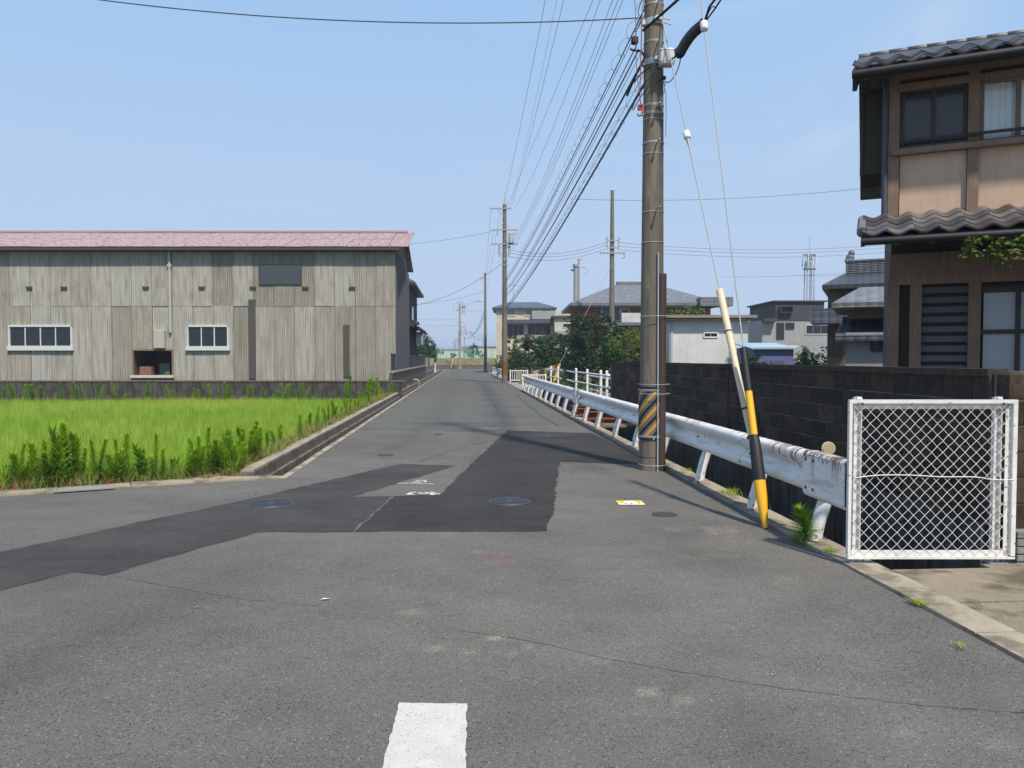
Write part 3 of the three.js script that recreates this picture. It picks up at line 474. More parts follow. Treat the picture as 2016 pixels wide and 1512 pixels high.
  part('loose_cable', c([V(-0.31, 6.03, -0.1), V(-0.29, 5.95, 0.05), V(-0.2, 5.9, 0.14), V(-0.15, 5.83, 0.12), V(-0.19, 5.74, 0.1), V(-0.26, 5.6, -0.05), V(-0.34, 5.42, -0.25)], 0.016), mBlack, o);
  part('splice', [rbox(0.10, 0.11, 0.1, 0.03, -0.27, 6.11, 0.0)], mBlack, o);
  part('loose_cable', c([V(-0.16, 6.72, 0.1), V(-0.2, 6.6, 0.14), V(-0.24, 6.45, 0.1), V(-0.2, 6.36, 0.12), V(-0.28, 6.2, 0.05)], 0.006), mBlack, o);
  part('loose_cable', c([V(-0.14, 6.9, 0.1), V(-0.165, 6.66, 0.12), V(-0.2, 6.3, 0.2), V(-0.22, 5.6, 0.22), V(-0.22, 5.2, 0.2), V(-0.19, 5.12, 0.18)], 0.008), mCopper, o, 'red brown wire down the left of the pole');
  part('loose_cable', c([V(-0.3, 6.9, 0.1), V(-0.28, 6.3, 0.15), V(-0.27, 5.6, 0.2), V(-0.22, 5.2, 0.2)], 0.005), mCopper, o);
  part('red_clamp', [torus(0.03, 0.007, -0.19, 5.15, 0.13, 14), box(0.03, 0.12, 0.03, -0.175, 5.11, 0.14), box(0.05, 0.07, 0.05, -0.215, 5.13, 0.12)], mat(0.42, 0.07, 0.04, 0.5), o);
  part('shackle', [torus(0.03, 0.007, -0.21, 5.02, 0.12, 14), box(0.09, 0.02, 0.03, -0.2, 5.04, 0.1)], mGalv, o);
}
// stay wires from the pole to one anchor beside the rail
const ANCHOR = cam(2.39, 0.0, 7.21);
{
  const top = cam(2.03, 11.3, 10.95), o = thing('stay_wire', 'outer stay wire in yellow and black cover beside the guardrail', 'stay wire', 'stay wires of the striped pole');
  const dir = top.clone().sub(ANCHOR), P = t => ANCHOR.clone().addScaledVector(dir, t), yI = EYE + (706 - 88) / 1515 * 9.4, ins = yI / 11.3;
  part('wire', [rod(P(0.02), P(ins - 0.006), 0.0075, 8), rod(P(ins + 0.006), top, 0.0075, 8)], mGalvDull, o);
  const insul = (c, d, parent) => { const g = new THREE.LatheGeometry([[0.006, -0.066], [0.034, -0.06], [0.047, -0.035], [0.041, -0.004], [0.047, 0.026], [0.04, 0.054], [0.006, 0.066]].map(p => new THREE.Vector2(...p)), 18); g.applyQuaternion(new THREE.Quaternion().setFromUnitVectors(V(0, 1, 0), d.clone().normalize())); g.translate(c.x, c.y, c.z); part('insulator', g, mPorcelain, parent); };
  insul(P(yI / 11.3), dir, o);
  const seg = (t0, t1, r0, r1, m, nm) => part(nm, rod(P(t0), P(t1), r0, 18, r1), m, o);
  // the flared foot of the cover is flattened
  const u = dir.clone().normalize(), side = R3.clone().addScaledVector(u, -R3.dot(u)).normalize(), up = side.clone().cross(u);
  const loft = (rings, m, nm) => { const t = new Tris(), n = 24; const pt = (k, i) => { const [L, a, b, f] = rings[k], an = i / n * 2 * Math.PI; return ANCHOR.clone().addScaledVector(u, L).addScaledVector(side, Math.cos(an) * a).addScaledVector(up, Math.sin(an) * b - (f || 0)); }; for (let k = 0; k < rings.length - 1; k++) for (let i = 0; i < n; i++) t.quad(pt(k, i), pt(k, i + 1), pt(k + 1, i + 1), pt(k + 1, i)); const g = smooth(t.geo()); return part(nm, g, m, o); };
  loft([[0.0, 0.022, 0.030], [0.06, 0.030, 0.036], [0.16, 0.042, 0.045], [0.30, 0.053, 0.054], [0.46, 0.056, 0.056]], mYellow, 'cover_band');
  loft([[0.455, 0.058, 0.058], [0.60, 0.058, 0.058], [0.76, 0.056, 0.056], [0.88, 0.047, 0.047], [0.90, 0.044, 0.044]], mBlack, 'cover_band');
  loft([[0.885, 0.036, 0.036], [1.35, 0.034, 0.034]], mYellow, 'cover_band');
  loft([[1.345, 0.036, 0.036], [1.80, 0.034, 0.034], [1.81, 0.01, 0.01]], mBlack, 'cover_band');
  part('anchor_rod', rod(ANCHOR.clone().add(V(0, -0.05, 0)), P(0.03), 0.012, 8), mRust, o);

  const top2 = cam(2.10, 6.36, 10.93), o2 = thing('stay_wire', 'inner stay wire in pale wood-coloured cover leaning from the pole', 'stay wire', 'stay wires of the striped pole');
  const base2 = ANCHOR.clone().add(R3.clone().multiplyScalar(-0.03)).add(V(0, 0.5, 0)).addScaledVector(F3, 0.12), d2 = top2.clone().sub(base2), Q = t => base2.clone().addScaledVector(d2, t);
  part('wire', [rod(Q(0), Q(1), 0.0085, 8)], mGalvDull, o2);
  const yJ = EYE + (706 - 272) / 1515 * 9.75, tj = (yJ - base2.y) / d2.y; insul(Q(tj), d2, o2);
  part('grip', [rod(Q(tj - 0.03), Q(tj - 0.012), 0.012, 8, 0.024), rod(Q(tj - 0.09), Q(tj - 0.03), 0.0095, 8, 0.011)], mGalvDull, o2);
  const wood = tmat(tex(256, (u, v, i, j) => { const g = fbm(u * 0.5, v * 0.06, 60, 3, 811), h = fbm(u, v, 6, 3, 815); return [0.66, 0.545, 0.375].map(q => q * (0.8 + 0.25 * g + 0.12 * h)); }), 0.5, 0.55);
  const cov = part('cover', rod(Q(0.035), Q(0.315), 0.028, 8, 0.044), wood, o2);
  for (const t of [0.055, 0.10, 0.235]) part('cover_tie', rod(Q(t), Q(t + 0.002), 0.045, 8), mBlack, cov);
}
// the other poles
function plainPole(label, px, base, Z, h, r0, r1, m) { const o = thing('utility_pole', label, 'utility pole', null, cam((px - 1008) / 1515 * Z, base, Z), -YAW); part('shaft', cyl(r0, r1, h, 0, 0, 0, 16), m, o); return o; }
function arm(o, y, x0, x1, ins = [], z = 0.12, s = 0.07) { const a = part('cross_arm', [box(x1 - x0, s, s, (x0 + x1) / 2, y, z)], mGalvDull, o); for (const x of ins) part('insulator', [cyl(0.03, 0.05, 0.18, x, y + s / 2, z, 8)], mPorcelain, a); return a; }
const Z2 = 50.5, k2 = Z2 / 1515, P2h = y => EYE + (706 - y) * k2;
const p2 = plainPole('concrete utility pole with transformer and three cross arms beyond the guardrail', 993.5, 0, Z2, P2h(405), 0.19, 0.12, mPole);
{
  part('peak_mast', [rod(V(0, P2h(406), 0), V(0.03, P2h(383), 0), 0.05, 8, 0.03), rod(V(0.14, P2h(408), 0), V(0.03, P2h(388), 0), 0.02, 6), rod(V(-0.1, P2h(408), 0), V(0.03, P2h(388), 0), 0.02, 6), cyl(0.05, 0.03, 0.14, 0.03, P2h(383), 0, 8)], mGalv, p2);
  arm(p2, P2h(413.5), -0.98, 0.45, [-0.95, -0.3, 0.38, 0.42], 0.14, 0.08); arm(p2, P2h(455), -0.88, 0.88, [-0.85, 0.85], 0.14, 0.08); arm(p2, P2h(482.5), -0.88, 0.88, [], 0.14, 0.08);
  part('brace', [rod(V(-0.5, P2h(415), 0.14), V(-0.05, P2h(429), 0.1), 0.02, 6), rod(V(-0.45, P2h(455), 0.14), V(-0.05, P2h(441), 0.1), 0.02, 6), rod(V(0.45, P2h(455), 0.14), V(0.05, P2h(441), 0.1), 0.02, 6)], mGalv, p2);
  const tr = part('transformer', [cyl(0.19, 0.19, 0.6, 0.42, P2h(481), 0.14, 14), cyl(0.21, 0.2, 0.05, 0.42, P2h(481) + 0.6, 0.14, 14), box(0.05, 0.5, 0.42, 0.24, P2h(472), 0.14), box(0.06, 0.5, 0.06, 0.52, P2h(472), 0.32), box(0.06, 0.5, 0.06, 0.36, P2h(472), 0.34)], mat(0.42, 0.45, 0.45, 0.5), p2);
  for (const x of [-0.42, 0.72]) part('cutout', [cyl(0.06, 0.05, 0.3, x, P2h(465), 0.2, 8)], mGalv, p2);
  for (const x of [-0.32, 0.26]) part('insulator_rack', [box(0.06, 0.75, 0.06, x, P2h(497), 0.1), ...[488, 494, 500].map(y => cyl(0.05, 0.05, 0.1, x + 0.06 * Math.sign(x), P2h(y), 0.1, 8)), box(0.5, 0.05, 0.05, x / 2, P2h(489), 0.1), box(0.5, 0.05, 0.05, x / 2, P2h(503), 0.1)], mGalvDull, p2);
  part('clamp', [cyl(0.17, 0.17, 0.12, 0, P2h(514), 0, 12), cyl(0.17, 0.17, 0.08, 0, P2h(524), 0, 12), box(0.5, 0.04, 0.04, 0.05, P2h(523), 0.1)], mGalvDull, p2);
  const sl = part('warning_sleeve', [cyl(0.197, 0.192, 0.85, 0, 0.57, 0, 16, true)], mBlack, p2);
  for (let k = 0; k < 7; k++) { const t = new Tris(); for (let i = 0; i < 12; i++) { const a = i / 12 * 3.4 - 1.7, b = (i + 1) / 12 * 3.4 - 1.7, y = q => 0.36 + k * 0.2 + q * 0.2, c = q => Math.min(1.42, Math.max(0.57, q)), Pq = (q, yy) => V(Math.sin(q) * 0.203, c(yy), Math.cos(q) * 0.203); t.quad(Pq(a, y(a)), Pq(b, y(b)), Pq(b, y(b) + 0.055), Pq(a, y(a) + 0.055)); } part('rib', t.geo(), mAmber, sl); }
}
const Z3 = 55, k3 = Z3 / 1515, P3h = y => EYE + (706 - y) * k3;
const p3 = plainPole('bare-topped concrete utility pole rising behind the houses', 1204, 0, Z3, P3h(377), 0.24, 0.115, mPole);
{
  part('cap', [cyl(0.125, 0.06, 0.06, 0, P3h(377), 0, 12)], mPorcelain, p3);
  arm(p3, P3h(500), -0.9, 0.9, [-0.8, 0.8], 0.2, 0.1); arm(p3, P3h(476), -0.4, 0.45, [], 0.2, 0.07); arm(p3, P3h(490), -0.3, 0.45, [], 0.2, 0.07);
  for (const x of [-0.36, 0.42]) part('insulator_rack', [box(0.06, 0.95, 0.06, x, P3h(481), 0.2), ...[474, 481, 488].map(y => cyl(0.05, 0.05, 0.1, x + 0.07 * Math.sign(x), P3h(y), 0.2, 8))], mGalvDull, p3);
  part('drop_cable', [tube([V(0.8, P3h(501), 0.2), V(0.85, P3h(509), 0.2), V(0.65, P3h(511), 0.2)], 0.02, 12, 5)], mCableGrey, p3);
  for (let y = 4; y < 12; y += 1.3) part('step_bolt', [box(0.05, 0.05, 0.1, 0, y, 0.2)], mGalvDull, p3);
}
const Z4 = 114.5, k4 = Z4 / 1515, P4h = y => EYE + (706 - y) * k4;
const p4 = plainPole('pale utility pole at the far end of the lane', 905.5, 0, Z4, P4h(600), 0.2, 0.12, mPolePale);
{
  part('peak_mast', [cyl(0.05, 0.04, 0.7, 0, P4h(601), 0, 6)], mGalv, p4); arm(p4, P4h(596), -0.55, 0.5, [-0.5, 0.45]); arm(p4, P4h(607), -0.5, 0.6, []); arm(p4, P4h(635), -0.6, 0.6, []);
  part('switch', [rbox(0.5, 0.12, 0.15, 0.04, 0.65, P4h(605.5), 0.15), rbox(0.3, 0.12, 0.15, 0.04, -0.3, P4h(611), 0.15)], mBlack, p4);
  const t = []; for (const x of [-0.6, 0.6]) for (let i = 0; i < 9; i++) { const a = i / 9 * 5, b = (i + 1) / 9 * 5; t.push(rod(V(x + Math.cos(a) * 0.42, P4h(605) + Math.sin(a) * 0.6, 0), V(x + Math.cos(b) * 0.42, P4h(605) + Math.sin(b) * 0.6, 0), 0.012, 4)); }
  part('jumper_wire', t, mCableGrey, p4);
  part('warning_sleeve', [cyl(0.215, 0.21, 0.9, 0, 0.7, 0, 12, true)], mGrid, p4); part('rib', [0, 1, 2].map(k => { const g = box(0.36, 0.1, 0.01, 0, 0.9 + k * 0.26, 0.212, 0, 0, 0.6); return g; }), mYellow, p4);
  const ch = thing('stay_wire', 'yellow stay wire cover leaning at the end of the lane', 'stay wire'); part('cover', rod(at(888.5, 724, 113.5), at(892.5, 705, 113.5), 0.075, 10, 0.07), mYellow, ch); part('cover_tip', rod(at(892.5, 705, 113.5), at(893.5, 700, 113.5), 0.07, 10, 0.05), mBlack, ch); part('wire', rod(at(893.5, 700, 113.5), at(905.5, 640, 114.5), 0.015, 5), mCableGrey, ch);
}
const Z5 = 90, k5 = Z5 / 1515, P5h = y => EYE + (706 - y) * k5;
const p5 = plainPole('slim grey utility pole on the right at the far lane end', 955.5, 0, Z5, P5h(538), 0.19, 0.11, mPole);
{ arm(p5, P5h(540), -0.3, 0.2, [-0.25]); arm(p5, P5h(549), -0.6, 0.2, [-0.5]); arm(p5, P5h(594), -1.3, 0.2, [-1.25, -0.8]); part('brace', rod(V(-0.7, P5h(595), 0.12), V(0, P5h(607), 0.1), 0.03, 6), mGalv, p5); }
const p6 = plainPole('small distant pole top with drooping wires above the roofs', 1139, 0, 95, EYE + (706 - 512) * 95 / 1515, 0.18, 0.1, mPolePale);
{ const y = v => EYE + (706 - v) * 95 / 1515; arm(p6, y(512), -0.35, 0.45); arm(p6, y(528), -0.7, 0.7, [-0.6, 0.6]); part('switch', [rbox(0.35, 0.2, 0.2, 0.05, -0.8, y(533), 0.2), rbox(0.3, 0.2, 0.2, 0.05, -0.6, y(534), 0.2)], mBlack, p6); part('jumper_wire', tube([V(0.4, y(526), 0.1), V(0.9, y(529), 0.1), V(1.0, y(537), 0.1), V(0.7, y(541), 0.1)], 0.015, 16, 4), mCableGrey, p6); }

// ================================================================ overhead wires
const wire = (label, group, a, b, sag, r, m = mCableGrey, n = 28) => one('overhead_wire', cable(a, b, sag, r, n), m, label, 'overhead wire', group);
// passes through a pixel seen from the road, at the near pole's depth
const near = (X, h, Z = 11.07) => cam(X, h, Z);
const ord = ['leftmost', 'second from the left', 'third from the left', 'rightmost'];
[[1.55, 12.35, 996, 384, 0.35, 0.007], [1.75, 12.3, 1003, 411, 0.7, 0.004], [2.05, 12.35, 1006, 411, 0.45, 0.007], [2.6, 10.2, 998, 410, 0.05, 0.006]].forEach(([X, h, px, py, sg, r], i) => wire('high-voltage wire down to the transformer pole top, ' + ord[i] + ' of four', 'high-voltage wires', near(X, h), at(px, py, Z2), sg, r));
const L3 = 'thin low-voltage wire between the striped pole and the transformer pole';
for (const [X, h, px, py, r] of [[2.5, 10.3, 1010, 414, 0.006], [2.42, 9.4, 1002, 489, 0.006], [2.48, 9.25, 1002, 494, 0.006], [2.54, 9.15, 1002, 500, 0.006]]) wire(L3, 'low-voltage wires', near(X, h), at(px, py, Z2), px > 1005 ? 0.9 : 0.7, r);
function helix(a, b, sag, R, pitch, r) { const L = a.distanceTo(b), n = Math.floor(L / pitch * 10), P = []; const base = t => { const p = a.clone().lerp(b, t); p.y -= 4 * sag * t * (1 - t); return p; }; for (let i = 0; i <= n; i++) { const t = i / n, an = i / 10 * 2 * Math.PI; const p = base(t); p.addScaledVector(R3, Math.cos(an) * R); p.y += Math.sin(an) * R + R * 0.8; P.push(p); } return new THREE.TubeGeometry(new THREE.CatmullRomCurve3(P), Math.min(1400, n), r, 3, false); }
{
  const mk = (label, a, b, sag, lines, hel) => { const o = thing('cable_bundle', label, 'cable', 'telephone cables'); for (const [dx, dy, r] of lines) part('cable', cable(a.clone().add(V(dx, dy, 0)), b.clone().add(V(dx, dy, 0)), sag, r, 36), mBlack, o); if (hel) part('spiral_hanger', helix(a, b, sag, hel, 0.62, 0.003), mBlack, o); return o; };
  mk('telephone cable in an open wire spiral, leftmost of the heavy cables', at(1268, 22, 11.0), at(994, 557, Z2), 0.28, [[0, 0, 0.010], [0.02, -0.05, 0.005]], 0.085);
  mk('telephone cable clipped to its carrier wire, second of the heavy cables', at(1250, 98, 10.9), at(994, 573, Z2), 0.32, [[0, 0, 0.008], [0.03, -0.06, 0.011], [0.10, -0.03, 0.004]], 0);
  mk('thickest smooth black telephone cable leaving the striped pole', at(1256, 140, 10.9), at(994, 585, Z2), 0.35, [[0, 0, 0.016]], 0);
  mk('rightmost telephone cable in a wire spiral, lowest on the striped pole', at(1268, 165, 11.0), at(994, 610, Z2), 0.30, [[0, 0, 0.010], [0.05, 0.05, 0.009], [-0.04, 0.06, 0.004]], 0.085);
  for (const [a, b] of [[at(1182, 216, 17), 0]]) { }
}
wire('twisted service wire crossing the sky to the left of the striped pole', null, near(1.86, EYE + (706 - 45) / 1515 * 11.07), cam(-12, 8.23, 12), 0.555, 0.009, mCableGrey, 40);
wire('black cable running from the striped pole up to the right', null, at(1262, 70, 10.95), cam(6.0, 8.6, 5), 0.10, 0.02, mBlack);
{ // splice closure hanging in the lead to the house
  const o = thing('splice_closure', 'thick black cable closure tube hanging beside the striped pole', 'cable closure');
  const pts = [at(1334, 113, 10.5), at(1346, 92, 10.42), at(1360, 74, 10.34), at(1379, 58, 10.25)];
  part('tube', tube(pts, 0.071, 24, 18), mat(0.02, 0.022, 0.026, 0.45), o); part('end_cap', [new THREE.SphereGeometry(0.07, 16, 10).translate(...pts[0].toArray())], mBlack, o);
  const dd = pts[3].clone().sub(pts[2]).normalize(); part('end_face', rod(pts[3], pts[3].clone().addScaledVector(dd, 0.03), 0.076, 18), mBlack, o);
  const l = []; for (const [a, b] of [[0.02, 0.02], [-0.03, -0.01], [0.03, -0.03]]) { const q = new THREE.SphereGeometry(0.013, 8, 6); q.translate(...pts[3].clone().addScaledVector(dd, 0.035).addScaledVector(R3, a).add(V(0, b, 0)).toArray()); l.push(q); } part('port', l, mPorcelain, o);
  const far = cam(4.6, 8.9, 5);
  part('cable', [tube([pts[3], at(1400, 30, 10.1), at(1420, 0, 9.9), far], 0.012, 30, 6), tube([at(1382, 52, 10.2), at(1392, 22, 10.0), at(1412, -4, 9.8), far.clone().add(V(-0.1, 0.1, 0))], 0.017, 30, 6), tube([at(1384, 54, 10.2), at(1388, 38, 10.1), at(1397, 24, 10.0), at(1405, 27, 10)], 0.007, 16, 5), tube([at(1332, 116, 10.55), at(1322, 122, 10.65), at(1316, 126, 10.7)], 0.013, 10, 6), tube([at(1337, 118, 10.5), at(1331, 142, 10.6), at(1322, 160, 10.7), at(1312, 169, 10.85), at(1305, 168, 10.9)], 0.007, 20, 5)], mBlack, o);
}
// lines away to the other poles
const L4 = 'thin wire slung between the transformer pole and the bare-topped pole';
[[1003, 493, 1191, 478], [1003, 499, 1191, 484], [1003, 506, 1191, 491]].forEach(([a, b, c, d]) => wire(L4, 'wires to the bare-topped pole', at(a, b, Z2), at(c, d, Z3), 0.5, 0.012));
const L5 = 'thin wire leaving the bare-topped pole towards the right';
[[1218, 479, 487], [1218, 486, 493], [1218, 493, 502]].forEach(([a, b, c]) => wire(L5, 'wires right of the bare-topped pole', at(a, b, Z3), at(1760, c - 6, 62), 0.5, 0.012));
wire('single fine wire high across the sky behind the striped pole', null, at(1122, 394, 34), at(1740, 369, 30), 0.25, 0.008);
const L6 = 'faint wire low on the sky towards the right';
wire(L6, 'faint low wires', at(1420, 545, 80), at(1760, 528, 70), 0.3, 0.011); wire(L6, 'faint low wires', at(1560, 542, 80), at(1760, 531, 70), 0.3, 0.011);
wire('fine wire leaving the transformer pole towards the left', null, at(968, 458, Z2), at(600, 482, 60), 0.5, 0.010);
wire('sagging wire from the transformer pole down to the left', null, at(988, 520, Z2), at(700, 590, 62), 1.5, 0.012);
wire('wire from the far right pole across to the left', null, at(955, 574, Z5), at(700, 600, 80), 0.7, 0.014);
const L7 = 'thin vertical lead wire between transformer pole and far pole';
[[967, 413, 955, 541], [972, 455, 955, 548], [985, 413, 955, 594]].forEach(([a, b, c, d]) => wire(L7, 'wires from the transformer pole to the far pole', at(a, b, Z2), at(c, d, Z5), 0.3, 0.008));
const L8 = 'wire between the two poles at the lane end';
[[905, 612, 952, 612, 0.05], [906, 650, 955, 662, 0.4], [907, 652, 955, 658, 0.2], [905, 598, 936, 592, 0.4]].forEach(([a, b, c, d, s]) => wire(L8, 'wires at the lane end', at(a, b, Z4), at(c, d, Z5), s, 0.012));
wire('thick looping cable drooping from the far right pole', null, at(954, 612, Z5), at(907, 655, Z4), 1.8, 0.025, mBlack); wire('second thick looping cable drooping at the far pole', null, at(954, 620, Z5), at(925, 652, 100), 1.0, 0.025, mBlack); wire('low cable loop hanging left of the far pole', null, at(924, 652, 100), at(954, 664, Z5), 0.6, 0.022, mBlack);
const L9 = 'faint wire low across the sky left of the lane end';
wire(L9, 'faint wires left of the lane end', at(904, 640, Z4), at(740, 620, 130), 0.8, 0.014); wire(L9, 'faint wires left of the lane end', at(904, 628, Z4), at(740, 615, 130), 0.6, 0.014);
// service cables strung above and behind the viewer: their thin shadows cross the asphalt
const L10 = 'service cable strung overhead above the junction';
for (const [dz, h] of [[0, 8.0], [0.45, 7.8], [-0.6, 8.4]]) wire(L10, 'service cables over the junction', cam(-16, h + 0.4, 6.2 + dz), cam(14, h, 0.3 + dz), 0.5, 0.011, mBlack);

// ================================================================ lids, sticker
const mIron = mat(0.035, 0.042, 0.055, 0.5, { metalness: 0.3 }), mIronWorn = mat(0.075, 0.08, 0.09, 0.55, { metalness: 0.3 }), mIronOld = mat(0.06, 0.052, 0.045, 0.7);
function lid(px, py, r, y, label, kind) {
  const [x, s] = toXS(px, py), o = thing('manhole_cover', label, 'manhole cover', 'covers in the road', W(x, y, s), rr(0, 3));
  if (kind === 'big') {
    part('frame', [torus(r - 0.012, 0.007, 0, 0.001, 0, 40), cyl(r, r - 0.004, 0.005, 0, -0.002, 0, 40)], mIronWorn, o);
    part('lid', [cyl(r - 0.026, r - 0.028, 0.007, 0, 0, 0, 40)], mIron, o);
    const k = []; for (let ring = 1; ring < 6; ring++) { const R = ring / 6.3 * r, n = Math.round(ring * 6); for (let i = 0; i < n; i++) { const a = i / n * 2 * Math.PI + ring; k.push(box(0.022, 0.004, 0.018, Math.cos(a) * R, 0.0085, Math.sin(a) * R, -a)); } } k.push(cyl(0.05, 0.045, 0.004, 0, 0.0065, 0, 20));
    part('tread_pattern', k, mIronWorn, o);
    part('lifting_slot', [box(0.05, 0.003, 0.02, r * 0.72, 0.0066, 0)], mBlack, o);
  } else { part('frame', [torus(r - 0.006, 0.005, 0, 0, 0, 30)], mIronOld, o); part('lid', [cyl(r - 0.01, r - 0.012, 0.006, 0, -0.002, 0, 30)], mIronOld, o); const k = []; for (let i = -4; i <= 4; i++) k.push(box(0.008, 0.003, 1.7 * Math.sqrt(Math.max(0.001, r * r - (i * r / 5) ** 2)), i * r / 5, 0.0052, 0)); part('tread_pattern', k, mIronOld, o); }
}
lid(530, 993, 0.25, 0.0045, 'round dark iron manhole cover in the left asphalt patch', 'big');
lid(1003, 989, 0.235, 0.0045, 'round dark iron manhole cover near the right patch edge', 'big');
lid(1077, 857, 0.235, 0.0045, 'round dark iron manhole cover at the far end of the patch', 'big');
lid(1310, 1015, 0.13, 0.003, 'small round brownish valve cover near the yellow sticker', 'small');
lid(758, 897, 0.135, 0.003, 'small round dark valve cover beyond the sprayed marks', 'small');
lid(862, 856, 0.11, 0.0035, 'farthest small valve cover on the lane', 'small');
{
  const cv = document.createElement('canvas'); cv.width = 512; cv.height = 320; const c = cv.getContext('2d');
  c.fillStyle = '#f2d21e'; c.fillRect(0, 0, 512, 320); c.fillStyle = '#f6f0e0'; c.beginPath(); c.ellipse(256, 130, 110, 140, 0, 0, 7); c.fill(); c.fillRect(0, 196, 512, 124);
  c.strokeStyle = '#3a3212'; c.lineWidth = 20; c.beginPath(); c.moveTo(70, 60); c.lineTo(120, 230); c.moveTo(420, 40); c.lineTo(440, 150); c.stroke();
  c.fillStyle = '#2c2822'; c.fillRect(190, 50, 34, 26); c.fillRect(232, 64, 26, 14); c.fillRect(268, 50, 20, 14); c.fillRect(300, 64, 40, 26);
  c.fillStyle = '#c02c2c'; for (const [x, w] of [[150, 56], [256, 62], [410, 36]]) { c.beginPath(); c.ellipse(x, 240, w / 2, 34, 0, 0, 7); c.fill(); } c.fillStyle = '#e6a9a0'; c.fillRect(300, 220, 46, 22); c.strokeStyle = '#8a6a12'; c.lineWidth = 10; c.strokeRect(4, 4, 504, 312);
  const t = new THREE.CanvasTexture(cv); t.colorSpace = THREE.SRGBColorSpace;
  const P = PX([[1220, 996], [1273, 996], [1264, 987.2], [1212, 988]]).map(([x, s]) => W(x, 0.005, s)); const g = new THREE.BufferGeometry();
  g.setAttribute('position', new THREE.Float32BufferAttribute([0, 1, 2, 0, 2, 3].flatMap(i => P[i].toArray()), 3)); g.setAttribute('uv', new THREE.Float32BufferAttribute([0, 0, 1, 0, 1, 1, 0, 0, 1, 1, 0, 1], 2)); g.computeVertexNormals();
  one('road_sticker', g, new THREE.MeshStandardMaterial({ map: t, roughness: 0.6, side: THREE.DoubleSide }), 'yellow and white warning sticker on the asphalt near the pole', 'sticker');
}
{ // drain grating let into the pale strip of the side road
  const a = toXS(100, 972), b = toXS(217, 963), o = thing('drain_grating', 'steel drain grating in the pale kerb strip of side road', 'grating', null, W((a[0] + b[0]) / 2, 0.0215, (a[1] + b[1]) / 2 + 0.05), Math.atan2(-dK[1], -dK[0]) * 1);
  const L = Math.hypot(b[0] - a[0], b[1] - a[1]); part('frame', [box(L, 0.012, 0.02, 0, 0, -0.13), box(L, 0.012, 0.02, 0, 0, 0.13), box(0.02, 0.012, 0.24, -L / 2, 0, 0), box(0.02, 0.012, 0.24, L / 2, 0, 0)], mat(0.28, 0.27, 0.24, 0.7), o);
  for (let i = 0; i < 5; i++) part('bar', [box(L - 0.03, 0.01, 0.028, 0, 0.001, -0.09 + i * 0.045)], mat(0.30, 0.30, 0.28, 0.7), o);
  part('pit', [box(L - 0.03, 0.004, 0.24, 0, -0.007, 0)], mGap, o);
}

// ================================================================ long shed behind the rice field
const wallTex = k => tex(512, (u, v, i, j) => { const a = fbm(u, v, 5, 4, k), st = fbm(u, v * 0.10, 40, 3, k + 3), g = hash(i, j, k), dark = sat((fbm(u, v * 0.18, 14, 4, k + 9) - 0.52) * 4); let c = mix([0.40, 0.388, 0.345], [0.34, 0.315, 0.27], sat((a - 0.4) * 3)).map(q => q * (0.72 + 0.45 * st + 0.12 * (g - 0.5))); return mix(c, [0.18, 0.17, 0.145], dark * 0.5); });
const mShed = [0, 1, 2, 3, 4, 5].map(k => new THREE.MeshStandardMaterial({ map: k < 4 ? wallTex(901 + k * 37) : wallTex(901 + k * 41), color: new THREE.Color().setRGB(...[[0.92, 0.92, 0.92], [0.78, 0.765, 0.73], [1.0, 1.0, 1.0], [0.86, 0.83, 0.79], [0.96, 0.97, 0.97], [0.70, 0.69, 0.66]][k]), roughness: 0.9, side: THREE.DoubleSide }));
const redTex = k => tex(256, (u, v, i, j) => { const a = fbm(u, v, 6, 4, k), g = hash(i, j, k), st = fbm(u, v * 0.3, 24, 3, k + 4), pat = sat((fbm(u, v, 10, 3, k + 7) - 0.60) * 8); return mix([0.375, 0.268, 0.272].map(q => q * (0.72 + 0.5 * a + 0.12 * (g - 0.5) + 0.2 * (st - 0.5))), [0.16, 0.065, 0.06], pat * 0.7); });
const mRed = [0, 1, 2].map(k => new THREE.MeshStandardMaterial({ map: redTex(951 + k * 31), roughness: 0.85, side: THREE.DoubleSide }));
const mGlassDark = mat(0.018, 0.024, 0.028, 0.12), mAlu = mat(0.66, 0.67, 0.66, 0.4, { metalness: 0.2 }), mDarkTrim = mat(0.055, 0.053, 0.048, 0.8);
function corrug(w, h, n, amp, th = 0.008) { // wavy sheet, w wide, h high, facing +z
  const g = new THREE.BoxGeometry(w, h, th, n * 4, 1, 1); const p = g.attributes.position; for (let i = 0; i < p.count; i++) p.setZ(i, p.getZ(i) + Math.sin((p.getX(i) / w + 0.5) * n * 2 * Math.PI) * amp); g.computeVertexNormals(); return flat(g);
}
const plaster = (r, g, b, k) => tmat(tex(256, (u, v, i, j) => { const a = fbm(u, v, 6, 4, k), st = fbm(u, v * 0.1, 30, 3, k + 3), gg = hash(i, j, k); return [r, g, b].map(q => q * (0.8 + 0.25 * a + 0.15 * (st - 0.5) + 0.08 * (gg - 0.5))); }), 2.5, 0.9);
const mCream = plaster(0.56, 0.50, 0.39, 1101), mWhiteWall = plaster(0.60, 0.605, 0.59, 1111), mBrick = plaster(0.30, 0.12, 0.075, 1121), mGreyWall = plaster(0.33, 0.335, 0.34, 1131), mCharWall = plaster(0.03, 0.026, 0.024, 1141), mSlate = plaster(0.055, 0.058, 0.068, 1151), mBrownWall = plaster(0.12, 0.085, 0.06, 1161);
const mTimber = tmat(tex(256, (u, v, i, j) => { const g = fbm(u, v * 0.08, 40, 4, 1201), h = fbm(u, v, 5, 3, 1203); return [0.20, 0.135, 0.093].map(q => q * (0.6 + 0.55 * g + 0.3 * h)); }), 0.9, 0.8);
